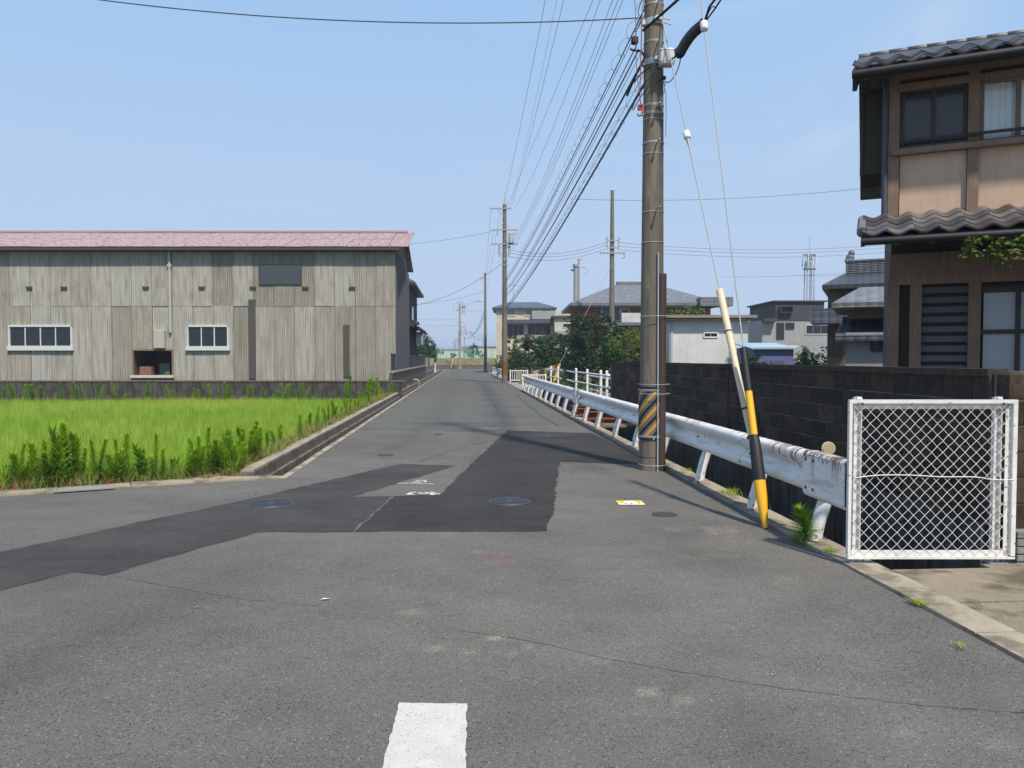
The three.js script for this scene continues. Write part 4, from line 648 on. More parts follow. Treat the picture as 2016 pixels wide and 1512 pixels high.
const mTimberDark = tmat(tex(256, (u, v, i, j) => { const g = fbm(u, v * 0.08, 40, 4, 1211); return [0.055, 0.043, 0.036].map(q => q * (0.6 + 0.8 * g)); }), 0.9, 0.8);
{
  const Zf = 36, k = Zf / 1515, H = y => EYE + (706 - y) * k, X = px => (px - 1008) * k;
  const o = thing('storage_shed', 'long grey-beige corrugated shed with faded red roof behind the rice field', 'shed', null, cam(0, 0, Zf), -YAW);
  const xl = -31, xr = X(780), top = H(494), bot = -0.25, pw = 0.945, np = Math.round((xr - xl) / pw);
  const cw = (xr - xl) / np, i0 = Math.round((X(247) - xl) / cw), ox0 = xl + i0 * cw, ox1 = ox0 + 2 * cw, oy0 = H(741), oy1 = H(688);   // loading opening, two sheets wide
  const slab = (a, b, c, d, z0, z1) => box(b - a, d - c, z1 - z0, (a + b) / 2, (c + d) / 2, (z0 + z1) / 2);
  part('core', [slab(xl + 0.05, ox0, bot, top, -8.9, -0.06), slab(ox1, xr - 0.05, bot, top, -8.9, -0.06), slab(ox0, ox1, oy1, top, -8.9, -0.06), slab(ox0, ox1, bot, oy0, -8.9, -0.06), slab(ox0, ox1, oy0, oy1, -8.9, -2.4)], mBrownWall, o);
  const lo = corrug(pw - 0.01, 4.06 - bot, 9, 0.016), hi = corrug(pw - 0.01, top - 4.05, 9, 0.016);
  const above = corrug(pw - 0.01, 4.06 - oy1, 9, 0.016), below = corrug(pw - 0.01, oy0 - bot, 9, 0.016);
  for (let i = 0; i < np; i++) for (const [g, y, nm] of (i === i0 || i === i0 + 1 ? [[above, (4.06 + oy1) / 2, 0], [below, (oy0 + bot) / 2, 0], [hi, (top + 4.05) / 2, 1]] : [[lo, (4.06 + bot) / 2, 0], [hi, (top + 4.05) / 2, 1]])) { const m = part('wall_sheet', g, mShed[Math.floor(rnd() * 6)], o); m.position.set(xl + (i + 0.5) * pw * (xr - xl) / (np * pw), y, rr(-0.012, 0.012) + (nm ? 0.012 : 0)); if (rnd() < 0.5) m.rotation.z = Math.PI; }
  // side wall towards the lane, dark
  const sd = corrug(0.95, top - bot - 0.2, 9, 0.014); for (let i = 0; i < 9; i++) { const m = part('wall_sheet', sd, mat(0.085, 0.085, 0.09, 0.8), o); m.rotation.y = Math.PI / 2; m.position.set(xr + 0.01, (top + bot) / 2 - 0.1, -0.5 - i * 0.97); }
  // roof sheets, two rows to the ridge
  const rise = 1.45, run = 5.2, ang = Math.atan2(rise, run), L = Math.hypot(rise, run) / 2;
  const rs = corrug(pw - 0.008, L + 0.12, 7, 0.02);
  for (let r = 0; r < 2; r++) for (let i = 0; i < np + 1; i++) { const m = part('roof_sheet', rs, mRed[Math.floor(rnd() * 3)], o); const q = (r + 0.5) / 2; m.rotation.x = -(Math.PI / 2 - ang); m.position.set(xl + i * (xr + 0.15 - xl) / np, top + 0.12 + q * rise + r * 0.012 + rr(-0.008, 0.012), 0.45 - q * run); }
  part('roof_back', [box(xr - xl + 0.4, 0.05, 5.4, (xl + xr) / 2, top + rise / 2 + 0.1, -7.3, 0, -ang, 0)], mRed[0], o);
  part('ridge_cap', [box(xr - xl + 0.5, 0.10, 0.45, (xl + xr) / 2, top + rise + 0.16, -4.75)], mRed[1], o);
  { const t = new Tris(); t.tri(V(xr - 0.03, top, 0), V(xr - 0.03, top, -9), V(xr - 0.03, top + rise, -4.75)); part('gable', t.geo(), mDarkTrim, o); }
  part('eave_gutter', [box(xr - xl + 0.5, 0.14, 0.16, (xl + xr) / 2, top + 0.02, 0.4), box(xr - xl, 0.10, 0.3, (xl + xr) / 2, top - 0.02, 0.17)], mDarkTrim, o);
  const win = (p0, p1, q0, q1, sill, nv) => {
    const x0 = X(p0), x1 = X(p1), y1 = H(q0), y0 = H(q1); const f = part('window', [box(x1 - x0, 0.09, 0.12, (x0 + x1) / 2, y1 - 0.045, 0.05), box(0.07, y1 - y0, 0.12, x0 + 0.035, (y0 + y1) / 2, 0.05), box(0.07, y1 - y0, 0.12, x1 - 0.035, (y0 + y1) / 2, 0.05), box(x1 - x0 + 0.1, sill, 0.16, (x0 + x1) / 2, y0 + sill / 2, 0.07)], mAlu, o);
    const n = nv, pwid = (x1 - x0 - 0.14) / n; for (let i = 0; i < n; i++) part('pane', [box(pwid - 0.04, y1 - y0 - 0.09 - sill, 0.02, x0 + 0.07 + (i + 0.5) * pwid, (y0 + sill + y1 - 0.09) / 2, 0.035 + (i % 2) * 0.022)], mGlassDark, f);
    part('sash', Array.from({ length: n - 1 }, (_, i) => box(0.05, y1 - y0 - 0.1 - sill, 0.05, x0 + 0.07 + (i + 1) * pwid, (y0 + sill + y1 - 0.09) / 2, 0.05)), mAlu, f);
  };
  win(20, 145, 640, 690, 0.22, 4); win(370, 452, 640, 690, 0.2, 3);
  const uw = part('window', [box(2.0, 0.98, 0.06, X(554), H(542), 0.03)], mDarkTrim, o); for (let i = 0; i < 2; i++) part('pane', [box(0.92, 0.88, 0.02, X(554) - 0.48 + i * 0.96, H(542), 0.065)], mat(0.055, 0.065, 0.075, 0.2), uw);
  const op = part('opening_frame', [slab(ox0 - 0.02, ox0 + 0.05, oy0, oy1, -0.05, 0.05), slab(ox1 - 0.05, ox1 + 0.02, oy0, oy1, -0.05, 0.05), slab(ox0, ox1, oy1 - 0.06, oy1 + 0.02, -0.05, 0.055)], mTimber, o); part('sill', [box(2.0, 0.12, 0.24, (ox0 + ox1) / 2, oy0, 0.1)], mat(0.55, 0.5, 0.40, 0.8), op); part('crate', [box(0.55, 0.4, 0.4, ox0 + 0.5, oy0 + 0.26, -0.4)], mat(0.22, 0.10, 0.07, 0.8), op); part('crate', [box(0.5, 0.55, 0.4, ox0 + 1.25, oy0 + 0.33, -0.8)], mat(0.07, 0.14, 0.11, 0.8), op);
  part('downpipe', [cyl(0.06, 0.06, H(495) - H(655), X(338), H(655), 0.09, 10), box(0.2, 0.1, 0.12, X(338), H(524), 0.09)], mat(0.40, 0.41, 0.38, 0.6), o); part('vent_hood', [rbox(0.5, 0.85, 0.22, 0.03, X(317), H(668), 0.12)], mat(0.42, 0.40, 0.32, 0.7), o);
  for (const [px, q0, q1, w] of [[498, 590, 745, 0.32], [683, 640, 742, 0.28]]) part('batten', [box(w, H(q0) - H(q1), 0.07, X(px), (H(q0) + H(q1)) / 2, 0.045)], mat(0.075, 0.07, 0.06, 0.9), o);
  for (const px of [62, 130, 290, 400, 500, 603, 695]) part('bracket', [box(0.28, 0.1, 0.1, X(px), H(567), 0.05)], mat(0.06, 0.055, 0.045, 0.9), o);
  part('base_board', [box(xr - xl, 0.35, 0.05, (xl + xr) / 2, 0.1, 0.03)], mDarkTrim, o);
  // the lot is not square: the side wall follows the lane, so the plan is skewed
  o.updateMatrixWorld(true); const inv = o.matrixWorld.clone().invert();
  o.traverse(m => { if (!m.isMesh) return; const g = m.geometry.clone().applyMatrix4(inv.clone().multiply(m.matrixWorld)), p = g.attributes.position; for (let i = 0; i < p.count; i++) p.setX(i, p.getX(i) + 0.0646 * p.getZ(i)); m.geometry = g; });
  o.traverse(m => { if (m !== o) { m.position.set(0, 0, 0); m.rotation.set(0, 0, 0); } });
}
{ // stained concrete wall at the back of the rice field: cast panels
  const o = thing('field_wall', 'low dark stained concrete wall at the back of the rice field', 'wall', null, cam(0, 0, 34), -YAW);
  for (let i = 0; i < 13; i++) { const x = -30.6 + i * 1.98; part('panel', [box(1.965, 1.2, 0.16, x + 0.99, -0.02, rr(-0.006, 0.006))], mPlinth, o); }
  part('cap', [box(25.9, 0.06, 0.22, -17.7, 0.61, 0)], mDitch, o); part('footing', [box(25.9, 0.22, 0.3, -17.7, -0.46, 0.1)], mDitch, o);
  part('pier', [box(0.9, 0.95, 0.3, -23.1, -0.02, 0.16)], mPaleConcrete, o);
}
{ // fences along the left of the lane
  const o = thing('lane_fence', 'dark slatted fence on ribbed concrete wall along the left of lane', 'fence');
  part('base_wall', [wbox(-3.2, -3.04, -0.6, 0.98, 34.2, 64)], mPlinth, o);
  for (let s = 34.4; s < 63.9; s += 0.75) part('pilaster', [wbox(-3.04, -2.985, -0.4, 0.94, s, s + 0.22)], mPlinth, o);
  part('wall_cap', [wbox(-3.22, -2.98, 0.97, 1.06, 34.2, 64)], mPaleConcrete, o);
  const navy = mat(0.018, 0.022, 0.034, 0.6); for (let s = 34.3; s < 63; s += 2) { const f = part('fence_panel', [wbox(-3.13, -3.09, 1.10, 1.16, s, s + 1.96), wbox(-3.13, -3.09, 1.76, 1.82, s, s + 1.96), wbox(-3.14, -3.08, 1.06, 1.84, s - 0.03, s + 0.03)], navy, o); for (let k = 0; k < 13; k++) part('slat', [wbox(-3.118, -3.10, 1.15, 1.77, s + 0.09 + k * 0.145, s + 0.09 + k * 0.145 + 0.12)], navy, f); }
  const p = thing('boundary_wall', 'brownish rendered boundary wall with white slots farther down the lane', 'wall');
  part('wall', [wbox(-3.15, -2.98, -0.4, 1.68, 64.3, 82.6)], mat(0.165, 0.125, 0.108, 0.9), p); part('string_course', [wbox(-2.98, -2.955, 0.45, 0.53, 64.3, 82.6)], mPaleConcrete, p); part('foot', [wbox(-2.99, -2.94, -0.3, 0.14, 64.3, 82.6)], mPlinth, p);
  for (const s of [65.2, 72.0, 74.6, 77.2, 79.8]) part('slot', [wbox(-2.985, -2.965, 0.95, 1.62, s, s + 0.75)], mPorcelain, p);
  const w = thing('marker_post', 'white square marker post on the left verge of the lane', 'post'); part('post', [wbox(-3.1, -2.92, -0.2, 1.15, 85.2, 85.4)], mPorcelain, w); part('cap', [wbox(-3.11, -2.91, 1.15, 1.2, 85.19, 85.41)], mPaleConcrete, w);
  const pp = thing('drain_pipe', 'pale bent drain pipe stub at the ditch beside the fence', 'pipe'); part('pipe', tube([W(-3.1, 0.28, 47.6), W(-2.9, 0.30, 47.6), W(-2.72, 0.24, 47.6), W(-2.68, 0.05, 47.6), W(-2.68, -0.3, 47.6)], 0.07, 20, 12), mPaleConcrete, pp); part('collar', [wbox(-3.04, -2.97, 0.18, 0.38, 47.5, 47.7)], mDitch, pp);
  const pl = (s, y, l) => { const q = thing('marker_plate', l, 'marker'); part('plate', [wbox(-2.99, -2.975, y, y + 0.10, s, s + 0.5)], mPorcelain, q); part('frame', [wbox(-2.992, -2.98, y - 0.02, y + 0.12, s - 0.02, s + 0.52)], mGalvDull, q); }; pl(36.2, 0.05, 'nearer small white plate low on the lane fence'); pl(42.5, 0.05, 'farther small white plate low on the lane fence');
}

// ================================================================ houses
const roofTex = (base, k) => tex(256, (u, v, i, j) => { const a = fbm(u, v, 6, 4, k), row = (v * 8) % 1, cl = (u * 8) % 1, g = hash(Math.floor(u * 8), Math.floor(v * 8), k + 3); return base.map(q => q * (0.75 + 0.35 * a + 0.25 * (g - 0.5))); });
const tileBump = tex(256, (u, v) => { const r = (v * 8) % 1, c = (u * 8) % 1; return 0.25 + 0.35 * r + 0.4 * Math.sin(c * Math.PI); }, false);
const mTileGrey = tmat(roofTex([0.17, 0.175, 0.19], 1001), 2.2, 0.55, { bumpMap: tileBump, bumpScale: 0.06 });
const mTileDark = tmat(roofTex([0.045, 0.047, 0.055], 1011), 2.2, 0.5, { bumpMap: tileBump, bumpScale: 0.05 });
const mTileBlue = tmat(roofTex([0.085, 0.10, 0.135], 1021), 2.2, 0.5, { bumpMap: tileBump, bumpScale: 0.05 });
function roofHip(w, d, over, y, rise, ridge, th = 0.12) { // local: centred x, z; ridge = ridge length along x
  const t = new Tris(), a = w / 2 + over, b = d / 2 + over, r = ridge / 2; const P = [V(-a, y, b), V(a, y, b), V(a, y, -b), V(-a, y, -b), V(-r, y + rise, 0), V(r, y + rise, 0)], D = P.map(p => p.clone().add(V(0, -th, 0)));
  t.quad(P[0], P[1], P[5], P[4]); t.quad(P[2], P[3], P[4], P[5]); t.tri(P[1], P[2], P[5]); t.tri(P[3], P[0], P[4]);
  for (let i = 0; i < 4; i++) t.quad(D[i], D[(i + 1) % 4], P[(i + 1) % 4], P[i]); t.quad(D[0], D[3], D[2], D[1]); return t.geo();
}
function house(name, label, px0, px1, Z, d, h, base, wall, A = 0) { // A: how far the front is turned towards the lane
  const k = Z / 1515, X0 = (px0 - 1008) * k, cA = Math.cos(A), sA = Math.sin(A), along = px => { const q = (px - 1008) / 1515; return (q * Z - X0) / (cA + q * sA); }, w = along(px1), o = thing(name, label, 'building', null, cam(X0 + w / 2 * cA + d / 2 * sA, base, Z - w / 2 * sA + d / 2 * cA), -YAW - A);
  part('wall', [box(w, h, d, 0, h / 2, 0)], wall, o);
  const hy = y => EYE + (706 - y) * k - base, lx = px => along(px) - w / 2;
  return { o, w, d, hy, lx, win(p0, p1, y0, y1, m = mGlassDark, f = mAlu, n = 2, out = 0.06) { const x0 = lx(p0), x1 = lx(p1), a = hy(y1), b = hy(y0); const fr = part('window', [box(x1 - x0, 0.07, out, (x0 + x1) / 2, b, d / 2 + out / 2), box(x1 - x0, 0.07, out, (x0 + x1) / 2, a, d / 2 + out / 2), box(0.07, b - a, out, x0, (a + b) / 2, d / 2 + out / 2), box(0.07, b - a, out, x1, (a + b) / 2, d / 2 + out / 2)], f, o); for (let i = 0; i < n; i++) part('pane', [box((x1 - x0) / n - 0.06, b - a - 0.06, 0.03, x0 + (i + 0.5) * (x1 - x0) / n, (a + b) / 2, d / 2 + 0.02)], m, fr); }, ledge(p0, p1, y0, y1, dep, m, nm = 'lower_roof') { part(nm, [box(lx(p1) - lx(p0), hy(y0) - hy(y1), dep, (lx(p0) + lx(p1)) / 2, (hy(y0) + hy(y1)) / 2, d / 2 + dep / 2)], m, o); } };
}
{ // cream two-storey house by the lane
  const H = house('house', 'cream two-storey house with dark blue roof right of the lane', 977, 1088, 85, 8, EYE + (706 - 606) * 85 / 1515, 0, mCream);
  part('roof', roofHip(H.w, 8, 0.45, H.hy(606), 0.9, H.w - 3), mTileBlue, H.o);
  H.win(997, 1014, 609, 622, mat(0.22, 0.27, 0.29, 0.2)); H.win(1034, 1052, 609, 622, mat(0.22, 0.27, 0.29, 0.2)); H.win(1066, 1084, 609, 628);
  H.ledge(995, 1090, 630, 637, 0.9, mTileBlue); H.win(1000, 1030, 641, 665, mGlassDark, mDarkTrim, 3); H.win(1040, 1083, 640, 658, mGlassDark, mDarkTrim, 3); H.ledge(1016, 1075, 660, 668, 0.3, mat(0.33, 0.27, 0.24, 0.8), 'sill_band');
  part('balcony', [box(2.6, 0.9, 0.8, H.lx(1070), H.hy(621), 4.4)], mGreyWall, H.o);
  const mast = part('antenna', [rod(V(-1.2, H.hy(600), 0), V(-1.2, H.hy(548), 0), 0.03, 6), rod(V(-1.9, H.hy(556), 0), V(-0.5, H.hy(556), 0), 0.02, 5), rod(V(-1.7, H.hy(566), 0), V(-0.7, H.hy(566), 0), 0.02, 5), ...[-1.8, -1.5, -1.0, -0.7].map(x => rod(V(x, H.hy(556), -0.3), V(x, H.hy(556), 0.3), 0.015, 5))], mGalvDull, H.o);
}
{
  const H = house('house', 'low pale annex with flat dark eave beside the cream house', 1092, 1129, 82, 5, EYE + (706 - 626) * 82 / 1515, 0, plaster(0.50, 0.50, 0.40, 1171));
  part('roof', [box(H.w + 0.6, 0.22, 5.6, 0, H.hy(624), 0)], mDarkTrim, H.o); part('parapet', [box(H.w, 0.3, 0.1, 0, H.hy(619), 2.5)], mCream, H.o); H.win(1108, 1127, 637, 645); H.ledge(1092, 1129, 652, 659, 0.6, mGreyWall); H.win(1096, 1120, 661, 674, mGlassDark, mAlu, 2);
}
{ // big hipped roof
  const H = house('house', 'red-brown walled house with broad grey hipped tile roof', 1140, 1398, 60, 9, EYE + (706 - 603) * 60 / 1515, 0, mBrick);
  part('roof', roofHip(H.w, 9, 0.75, H.hy(598), 1.95, 3.0, 0.22), mTileGrey, H.o);
  part('ridge', [rbox(3.3, 0.25, 0.3, 0.05, 0, H.hy(598) + 2.02, 0)], mTileGrey, H.o);
  part('fascia', [box(H.w + 1.42, 0.16, 0.06, 0, H.hy(598) - 0.28, 5.24)], mBlack, H.o);
  H.win(1184, 1220, 606, 632, mat(0.09, 0.10, 0.11, 0.2)); H.win(1222, 1238, 608, 630, mGlassDark); H.win(1330, 1385, 606, 622, mGlassDark, mAlu, 3);
  H.ledge(1136, 1262, 636, 642, 1.2, mTileGrey); H.win(1205, 1256, 645, 664, mat(0.25, 0.26, 0.28, 0.25), mAlu, 3); part('balcony', [box(2.2, 0.9, 0.9, H.lx(1248), H.hy(629), 4.95)], mWhiteWall, H.o);
  part('vent_pipe', [cyl(0.17, 0.17, 3.2, H.lx(1136), H.hy(600), 3, 12), cyl(0.24, 0.24, 0.2, H.lx(1136), H.hy(600) + 3.1, 3, 12)], mGreyWall, H.o);
  H.ledge(1370, 1432, 588, 605, 1.4, mTileGrey);
}
{ // white storehouse
  const H = house('house', 'plain white storehouse with thin brown flat roof edge behind the block wall', 1318, 1472, 45, 5, EYE + (706 - 627) * 45 / 1515, 0, mWhiteWall);
  part('roof', [box(H.w + 0.7, 0.16, 6, 0, H.hy(624), 0.1), box(H.w + 0.5, 0.1, 5.7, 0, H.hy(630), 0.1)], plaster(0.26, 0.22, 0.17, 1181), H.o); H.win(1385, 1412, 655, 664, mGlassDark, mPorcelain, 2); part('corner_board', [box(0.12, H.hy(632), 0.08, H.lx(1322), H.hy(632) / 2, 2.53)], mat(0.38, 0.43, 0.46, 0.7), H.o);
  part('downpipe', [cyl(0.05, 0.05, H.hy(630), H.lx(1440), 0, 2.58, 8)], mPorcelain, H.o); part('base_course', [box(H.w + 0.04, 0.5, 5.04, 0, 0.25, 0)], mGreyWall, H.o);
}
{
  const H = house('house', 'modern house with charcoal upper storey and pale grey lower wall', 1500, 1634, 70, 8, EYE + (706 - 630) * 70 / 1515, 0, mGreyWall);
  const up = part('upper_storey', [box(H.lx(1620) - H.lx(1525), H.hy(594) - H.hy(630), 7.6, (H.lx(1525) + H.lx(1620)) / 2, (H.hy(594) + H.hy(630)) / 2, 0.3)], mSlate, H.o); part('roof_trim', [box(4.9, 0.12, 8, (H.lx(1525) + H.lx(1620)) / 2, H.hy(593.5), 0.3)], mDarkTrim, H.o);
  H.win(1528, 1542, 636, 668, mGlassDark, mDarkTrim, 1); H.win(1546, 1562, 636, 648, mGlassDark, mDarkTrim, 1); H.win(1585, 1630, 640, 658, mGlassDark, mAlu, 3); H.ledge(1498, 1524, 628, 634, 0.8, mDarkTrim, 'canopy'); H.win(1532, 1556, 604, 616, mGlassDark, mDarkTrim, 2, 0.5);
}
{ // old house with an ornate ridge
  const Z = 30, H = house('house', 'dark old house with ornate tiled ridge finial beside the near house', 1628, 1760, Z, 7, EYE + (706 - 566) * Z / 1515, 0.04, mBrownWall, 0.436);
  const t = new Tris(), yE = H.hy(564), yR = H.hy(541) + 0.35, xl = H.lx(1618), xr = H.w / 2 + 2, rx = H.lx(1652), zf = 4.1, th = 0.16; const Q = [V(xl, yE, zf), V(xr, yE, zf), V(xr, yR, 0), V(rx, yR, 0), V(xl, yE, -zf), V(xr, yE, -zf)];
  t.quad(Q[0], Q[1], Q[2], Q[3]); t.tri(Q[4], Q[0], Q[3]); t.quad(Q[5], Q[4], Q[3], Q[2]); const dn = p => p.clone().add(V(0, -th, 0)); t.quad(dn(Q[0]), dn(Q[1]), Q[1], Q[0]); t.quad(dn(Q[4]), dn(Q[0]), Q[0], Q[4]); t.quad(dn(Q[0]), dn(Q[4]), dn(Q[5]), dn(Q[1]));
  part('roof', t.geo(), mTileDark, H.o);
  const rl = xr - rx, rm = (xr + rx) / 2, rd = part('ridge', [box(rl, 0.5, 0.24, rm + 0.1, yR + 0.22, 0), box(rl + 0.1, 0.07, 0.4, rm + 0.1, yR + 0.52, 0)], mTileGrey, H.o, 'tall stacked tile ridge with rounded finial');
  for (let i = 0; i < 7; i++) part('ridge_tile', [rbox(rl + 0.04, 0.05, 0.32, 0.02, rm + 0.1, yR + 0.02 + i * 0.07, 0)], mTileGrey, rd);
  part('finial', [new THREE.SphereGeometry(0.17, 16, 12).translate(rx + 0.25, yR + 0.68, 0), new THREE.SphereGeometry(0.13, 14, 10).translate(rx + 0.3, yR + 0.86, 0), cyl(0.2, 0.16, 0.12, rx + 0.22, yR + 0.52, 0, 14)], mTileGrey, rd);
  H.ledge(1600, 1700, 612, 640, 1.6, mTileBlue); H.win(1660, 1735, 575, 600, mGlassDark, mTimberDark, 4); H.win(1604 + 26, 1652, 660, 700, mGlassDark, mTimberDark, 2); part('beam', [box(H.w, 0.12, 0.1, 0, H.hy(606), 3.54)], mTimberDark, H.o);
  const G = house('outbuilding', 'grey rendered outbuilding left of the near house', 1664, 1790, 20, 4, EYE + (706 - 655) * 20 / 1515 - 0.2, 0.2, mGreyWall, 0.436); part('roof', [box(G.w + 0.5, 0.14, 4.6, 0, G.hy(646), 0, 0, 0.12, 0), box(G.w + 0.4, 0.5, 0.1, 0, G.hy(630), -1.6)], mTileBlue, G.o); part('parapet', [box(G.w, 0.42, 3.2, 0, G.hy(606), -1.2)], plaster(0.24, 0.22, 0.16, 1191), G.o); part('upper_roof', roofHip(G.w, 3.2, 0.35, G.hy(596), 0.55, 0.9), mTileGrey, G.o); G.win(1715, 1738, 662, 690, mGlassDark, mTimberDark, 1);
  const S = house('shed', 'small shed with pale blue sheet roof among the shrubs', 1483, 1562, 40, 3, EYE + (706 - 684) * 40 / 1515, 0, mat(0.10, 0.11, 0.24, 0.7)); part('roof', [box(S.w + 0.3, 0.05, 3.5, 0, S.hy(680), 0, 0, 0.1, 0)], mat(0.30, 0.47, 0.58, 0.5), S.o); part('door', [box(0.7, 1.5, 0.05, 0.2, 0.75, 1.53)], mat(0.07, 0.075, 0.15, 0.6), S.o); part('roof_edge', [box(S.w + 0.32, 0.07, 0.05, 0, S.hy(682), 1.72)], mPorcelain, S.o);
}
{ // black timber house left of the lane, behind the shed
  const H = house('house', 'black timber house with tiled eaves behind the long shed', 690, 804, 50, 10, EYE + (706 - 552) * 50 / 1515, 0, mCharWall, -0.0646);
  part('roof', roofHip(H.w, 10, 0.5, H.hy(556), 1.2, H.w - 2, 0.18), mTileDark, H.o); 
  const t = part('lower_roof', [box(1.0, 0.14, 9, H.w / 2 + 0.25, H.hy(640), 0, 0, 0, -0.35), box(0.1, 0.2, 9.1, H.w / 2 + 0.70, H.hy(640) - 0.24, 0), rbox(0.3, 0.25, 0.3, 0.06, H.w / 2 + 0.55, H.hy(636), 4.6)], mTileDark, H.o); part('gutter', [rod(V(H.w / 2 + 0.78, H.hy(648), 4.4), V(H.w / 2 + 0.78, H.hy(648), -4.5), 0.06, 8)], mBlack, H.o); part('balcony', [box(0.4, 0.9, 3, H.w / 2 + 0.3, H.hy(660), -3), box(0.5, 0.08, 3.1, H.w / 2 + 0.35, H.hy(652), -3)], mPorcelain, H.o); part('window', [box(0.05, 0.9, 1.8, H.w / 2 + 0.02, H.hy(610), 1)], mGlassDark, H.o);
}
// near house on the right
{
  const A = 25 * Math.PI / 180, o = thing('house', 'two-storey old timber house with tiled eaves and tan wall panels', 'building', null, cam(4.76, 0.2, 9.75), -YAW - A);
  const hy = y => EYE + (706 - y) * 9.62 / 1515 - 0.2, D = 6, Lx = 6;   // local: x along the front, z out of the front wall
  const tan = tmat(tex(512, (u, v, i, j) => { const a = fbm(u, v, 7, 4, 1301), st = fbm(u, v * 0.15, 50, 3, 1303), g = hash(i, j, 1305); return [0.56, 0.40, 0.285].map(q => q * (0.82 + 0.22 * a + 0.16 * (st - 0.5) + 0.10 * (g - 0.5))); }), 1.6, 0.9);
  part('wall', [box(Lx, hy(135), D, Lx / 2 + 0.02, hy(135) / 2, -D / 2 - 0.06)], mTimberDark, o);
  const tiles = (x0, x1, z0, y0, pitch, rows, parent) => { // curved pan tiles
    const n = 10, w = 0.275, l = 0.30, g0 = new THREE.BoxGeometry(w, 0.022, l, n, 1, 2), p = g0.attributes.position; for (let i = 0; i < p.count; i++) { const u = p.getX(i) / w + 0.5; p.setY(i, p.getY(i) + 0.024 * Math.cos(u * 2 * Math.PI + 0.5) * (u < 0.75 ? 1 : 1.15)); } g0.computeVertexNormals(); const g = metreUV(flat(g0), 1.3);
    const ms = [mat(0.095, 0.09, 0.095, 0.55), mat(0.065, 0.062, 0.066, 0.55), mat(0.135, 0.125, 0.12, 0.6), mat(0.05, 0.043, 0.042, 0.6)];
    for (let r = 0; r < rows; r++) for (let c = 0; x0 + c * 0.262 < x1; c++) { const m = new THREE.Mesh(g, ms[Math.floor(rnd() * 4)]); m.name = 'roof_tile'; m.castShadow = m.receiveShadow = true; m.rotation.x = pitch - 0.04; m.position.set(x0 + (c + 0.5) * 0.262, y0 + Math.sin(pitch) * (r + 0.5) * 0.245 + rr(-0.003, 0.003), z0 - Math.cos(pitch) * (r + 0.5) * 0.245); parent.add(m); }
  };
  // upper roof
  const zE = 0.50, yE = hy(135) - 0.16, pit = 0.375;
  const ur = part('upper_roof', [box(Lx + 1.3, 0.05, 7.8 / Math.cos(pit) * 0.52, Lx / 2 + 0.2, yE + Math.tan(pit) * 1.95 + 0.0, zE - 1.95, 0, pit, 0), box(Lx + 1.3, 0.05, 4.4, Lx / 2 + 0.2, yE + Math.tan(pit) * 1.95, zE - 5.9, 0, -pit, 0)], mTileDark, o);
  tiles(-0.44, 4.6, zE + 0.08, yE + 0.05, pit, 5, ur);
  part('eave_board', [box(Lx + 1.2, 0.11, 0.04, Lx / 2 + 0.17, yE - 0.035, zE)], mTimberDark, ur);
  part('gutter', [rod(V(-0.45, yE - 0.04, zE + 0.09), V(5, yE - 0.04, zE + 0.09), 0.05, 10)], mBlack, ur);
  for (let x = -0.3; x < 3; x += 0.36) part('rafter', [box(0.05, 0.07, 0.6, x, yE + 0.05, zE - 0.30, 0, pit, 0)], mTimber, ur);
  part('barge_board', [box(0.05, 0.22, 4.2, -0.42, yE + Math.tan(pit) * 1.9 - 0.08, zE - 1.95, 0, pit, 0)], mBlack, ur);
  // upper storey front: posts, rails, windows, tan panels
  for (const x of [0.03, 0.885, 1.80, 2.7, 3.6]) part('post', [box(0.12, hy(140) - hy(426), 0.12, x, (hy(140) + hy(426)) / 2, 0.0)], mTimber, o);
  part('beam', [box(4.4, 0.16, 0.13, 2.15, hy(150), 0.0), box(4.4, 0.09, 0.12, 2.15, hy(178), 0.01)], mTimber, o);
  part('window_sill', [box(4.3, 0.07, 0.17, 2.15, hy(303), 0.03)], mTimber, o);
  for (const [x0, x1] of [[0.10, 0.82], [0.95, 1.73], [1.87, 2.63], [2.77, 3.53]]) part('wall_panel', [box(x1 - x0, hy(308) - hy(428), 0.04, (x0 + x1) / 2, (hy(308) + hy(428)) / 2, -0.01)], tan, o);
  const w = (x0, x1, dark) => { const y0 = hy(297), y1 = hy(185), f = part('window', [box(x1 - x0, 0.045, 0.05, (x0 + x1) / 2, y1, 0.0), box(x1 - x0, 0.045, 0.05, (x0 + x1) / 2, y0, 0.0), box(0.045, y1 - y0, 0.05, x0 + 0.02, (y0 + y1) / 2, 0.0), box(0.045, y1 - y0, 0.05, x1 - 0.02, (y0 + y1) / 2, 0.0), box(0.05, y1 - y0, 0.05, (x0 + x1) / 2, (y0 + y1) / 2, 0.005)], dark ? mTimberDark : mTimber, o); const mm = dark ? mat(0.04, 0.04, 0.043, 0.15) : new THREE.MeshPhysicalMaterial({ transmission: 1, thickness: 0, roughness: 0.05, color: 0xffffff, ior: 1.45, side: THREE.DoubleSide }); for (const s of [-1, 1]) part('pane', [box((x1 - x0) / 2 - 0.05, y1 - y0 - 0.05, 0.008, (x0 + x1) / 2 + s * (x1 - x0) / 4, (y0 + y1) / 2, 0.0)], mm, f); if (!dark) { const cg = new THREE.PlaneGeometry(x1 - x0, y1 - y0, 60, 1), p = cg.attributes.position; for (let i = 0; i < p.count; i++) p.setZ(i, Math.sin(p.getX(i) * 70) * 0.012 + Math.sin(p.getX(i) * 31) * 0.01); cg.translate((x0 + x1) / 2, (y0 + y1) / 2, -0.034); cg.computeVertexNormals(); part('curtain', cg, mat(0.62, 0.67, 0.67, 0.9), f); } };
  w(0.10, 0.82, true); w(0.95, 1.73, false); w(1.87, 2.63, false); w(2.77, 3.53, true);
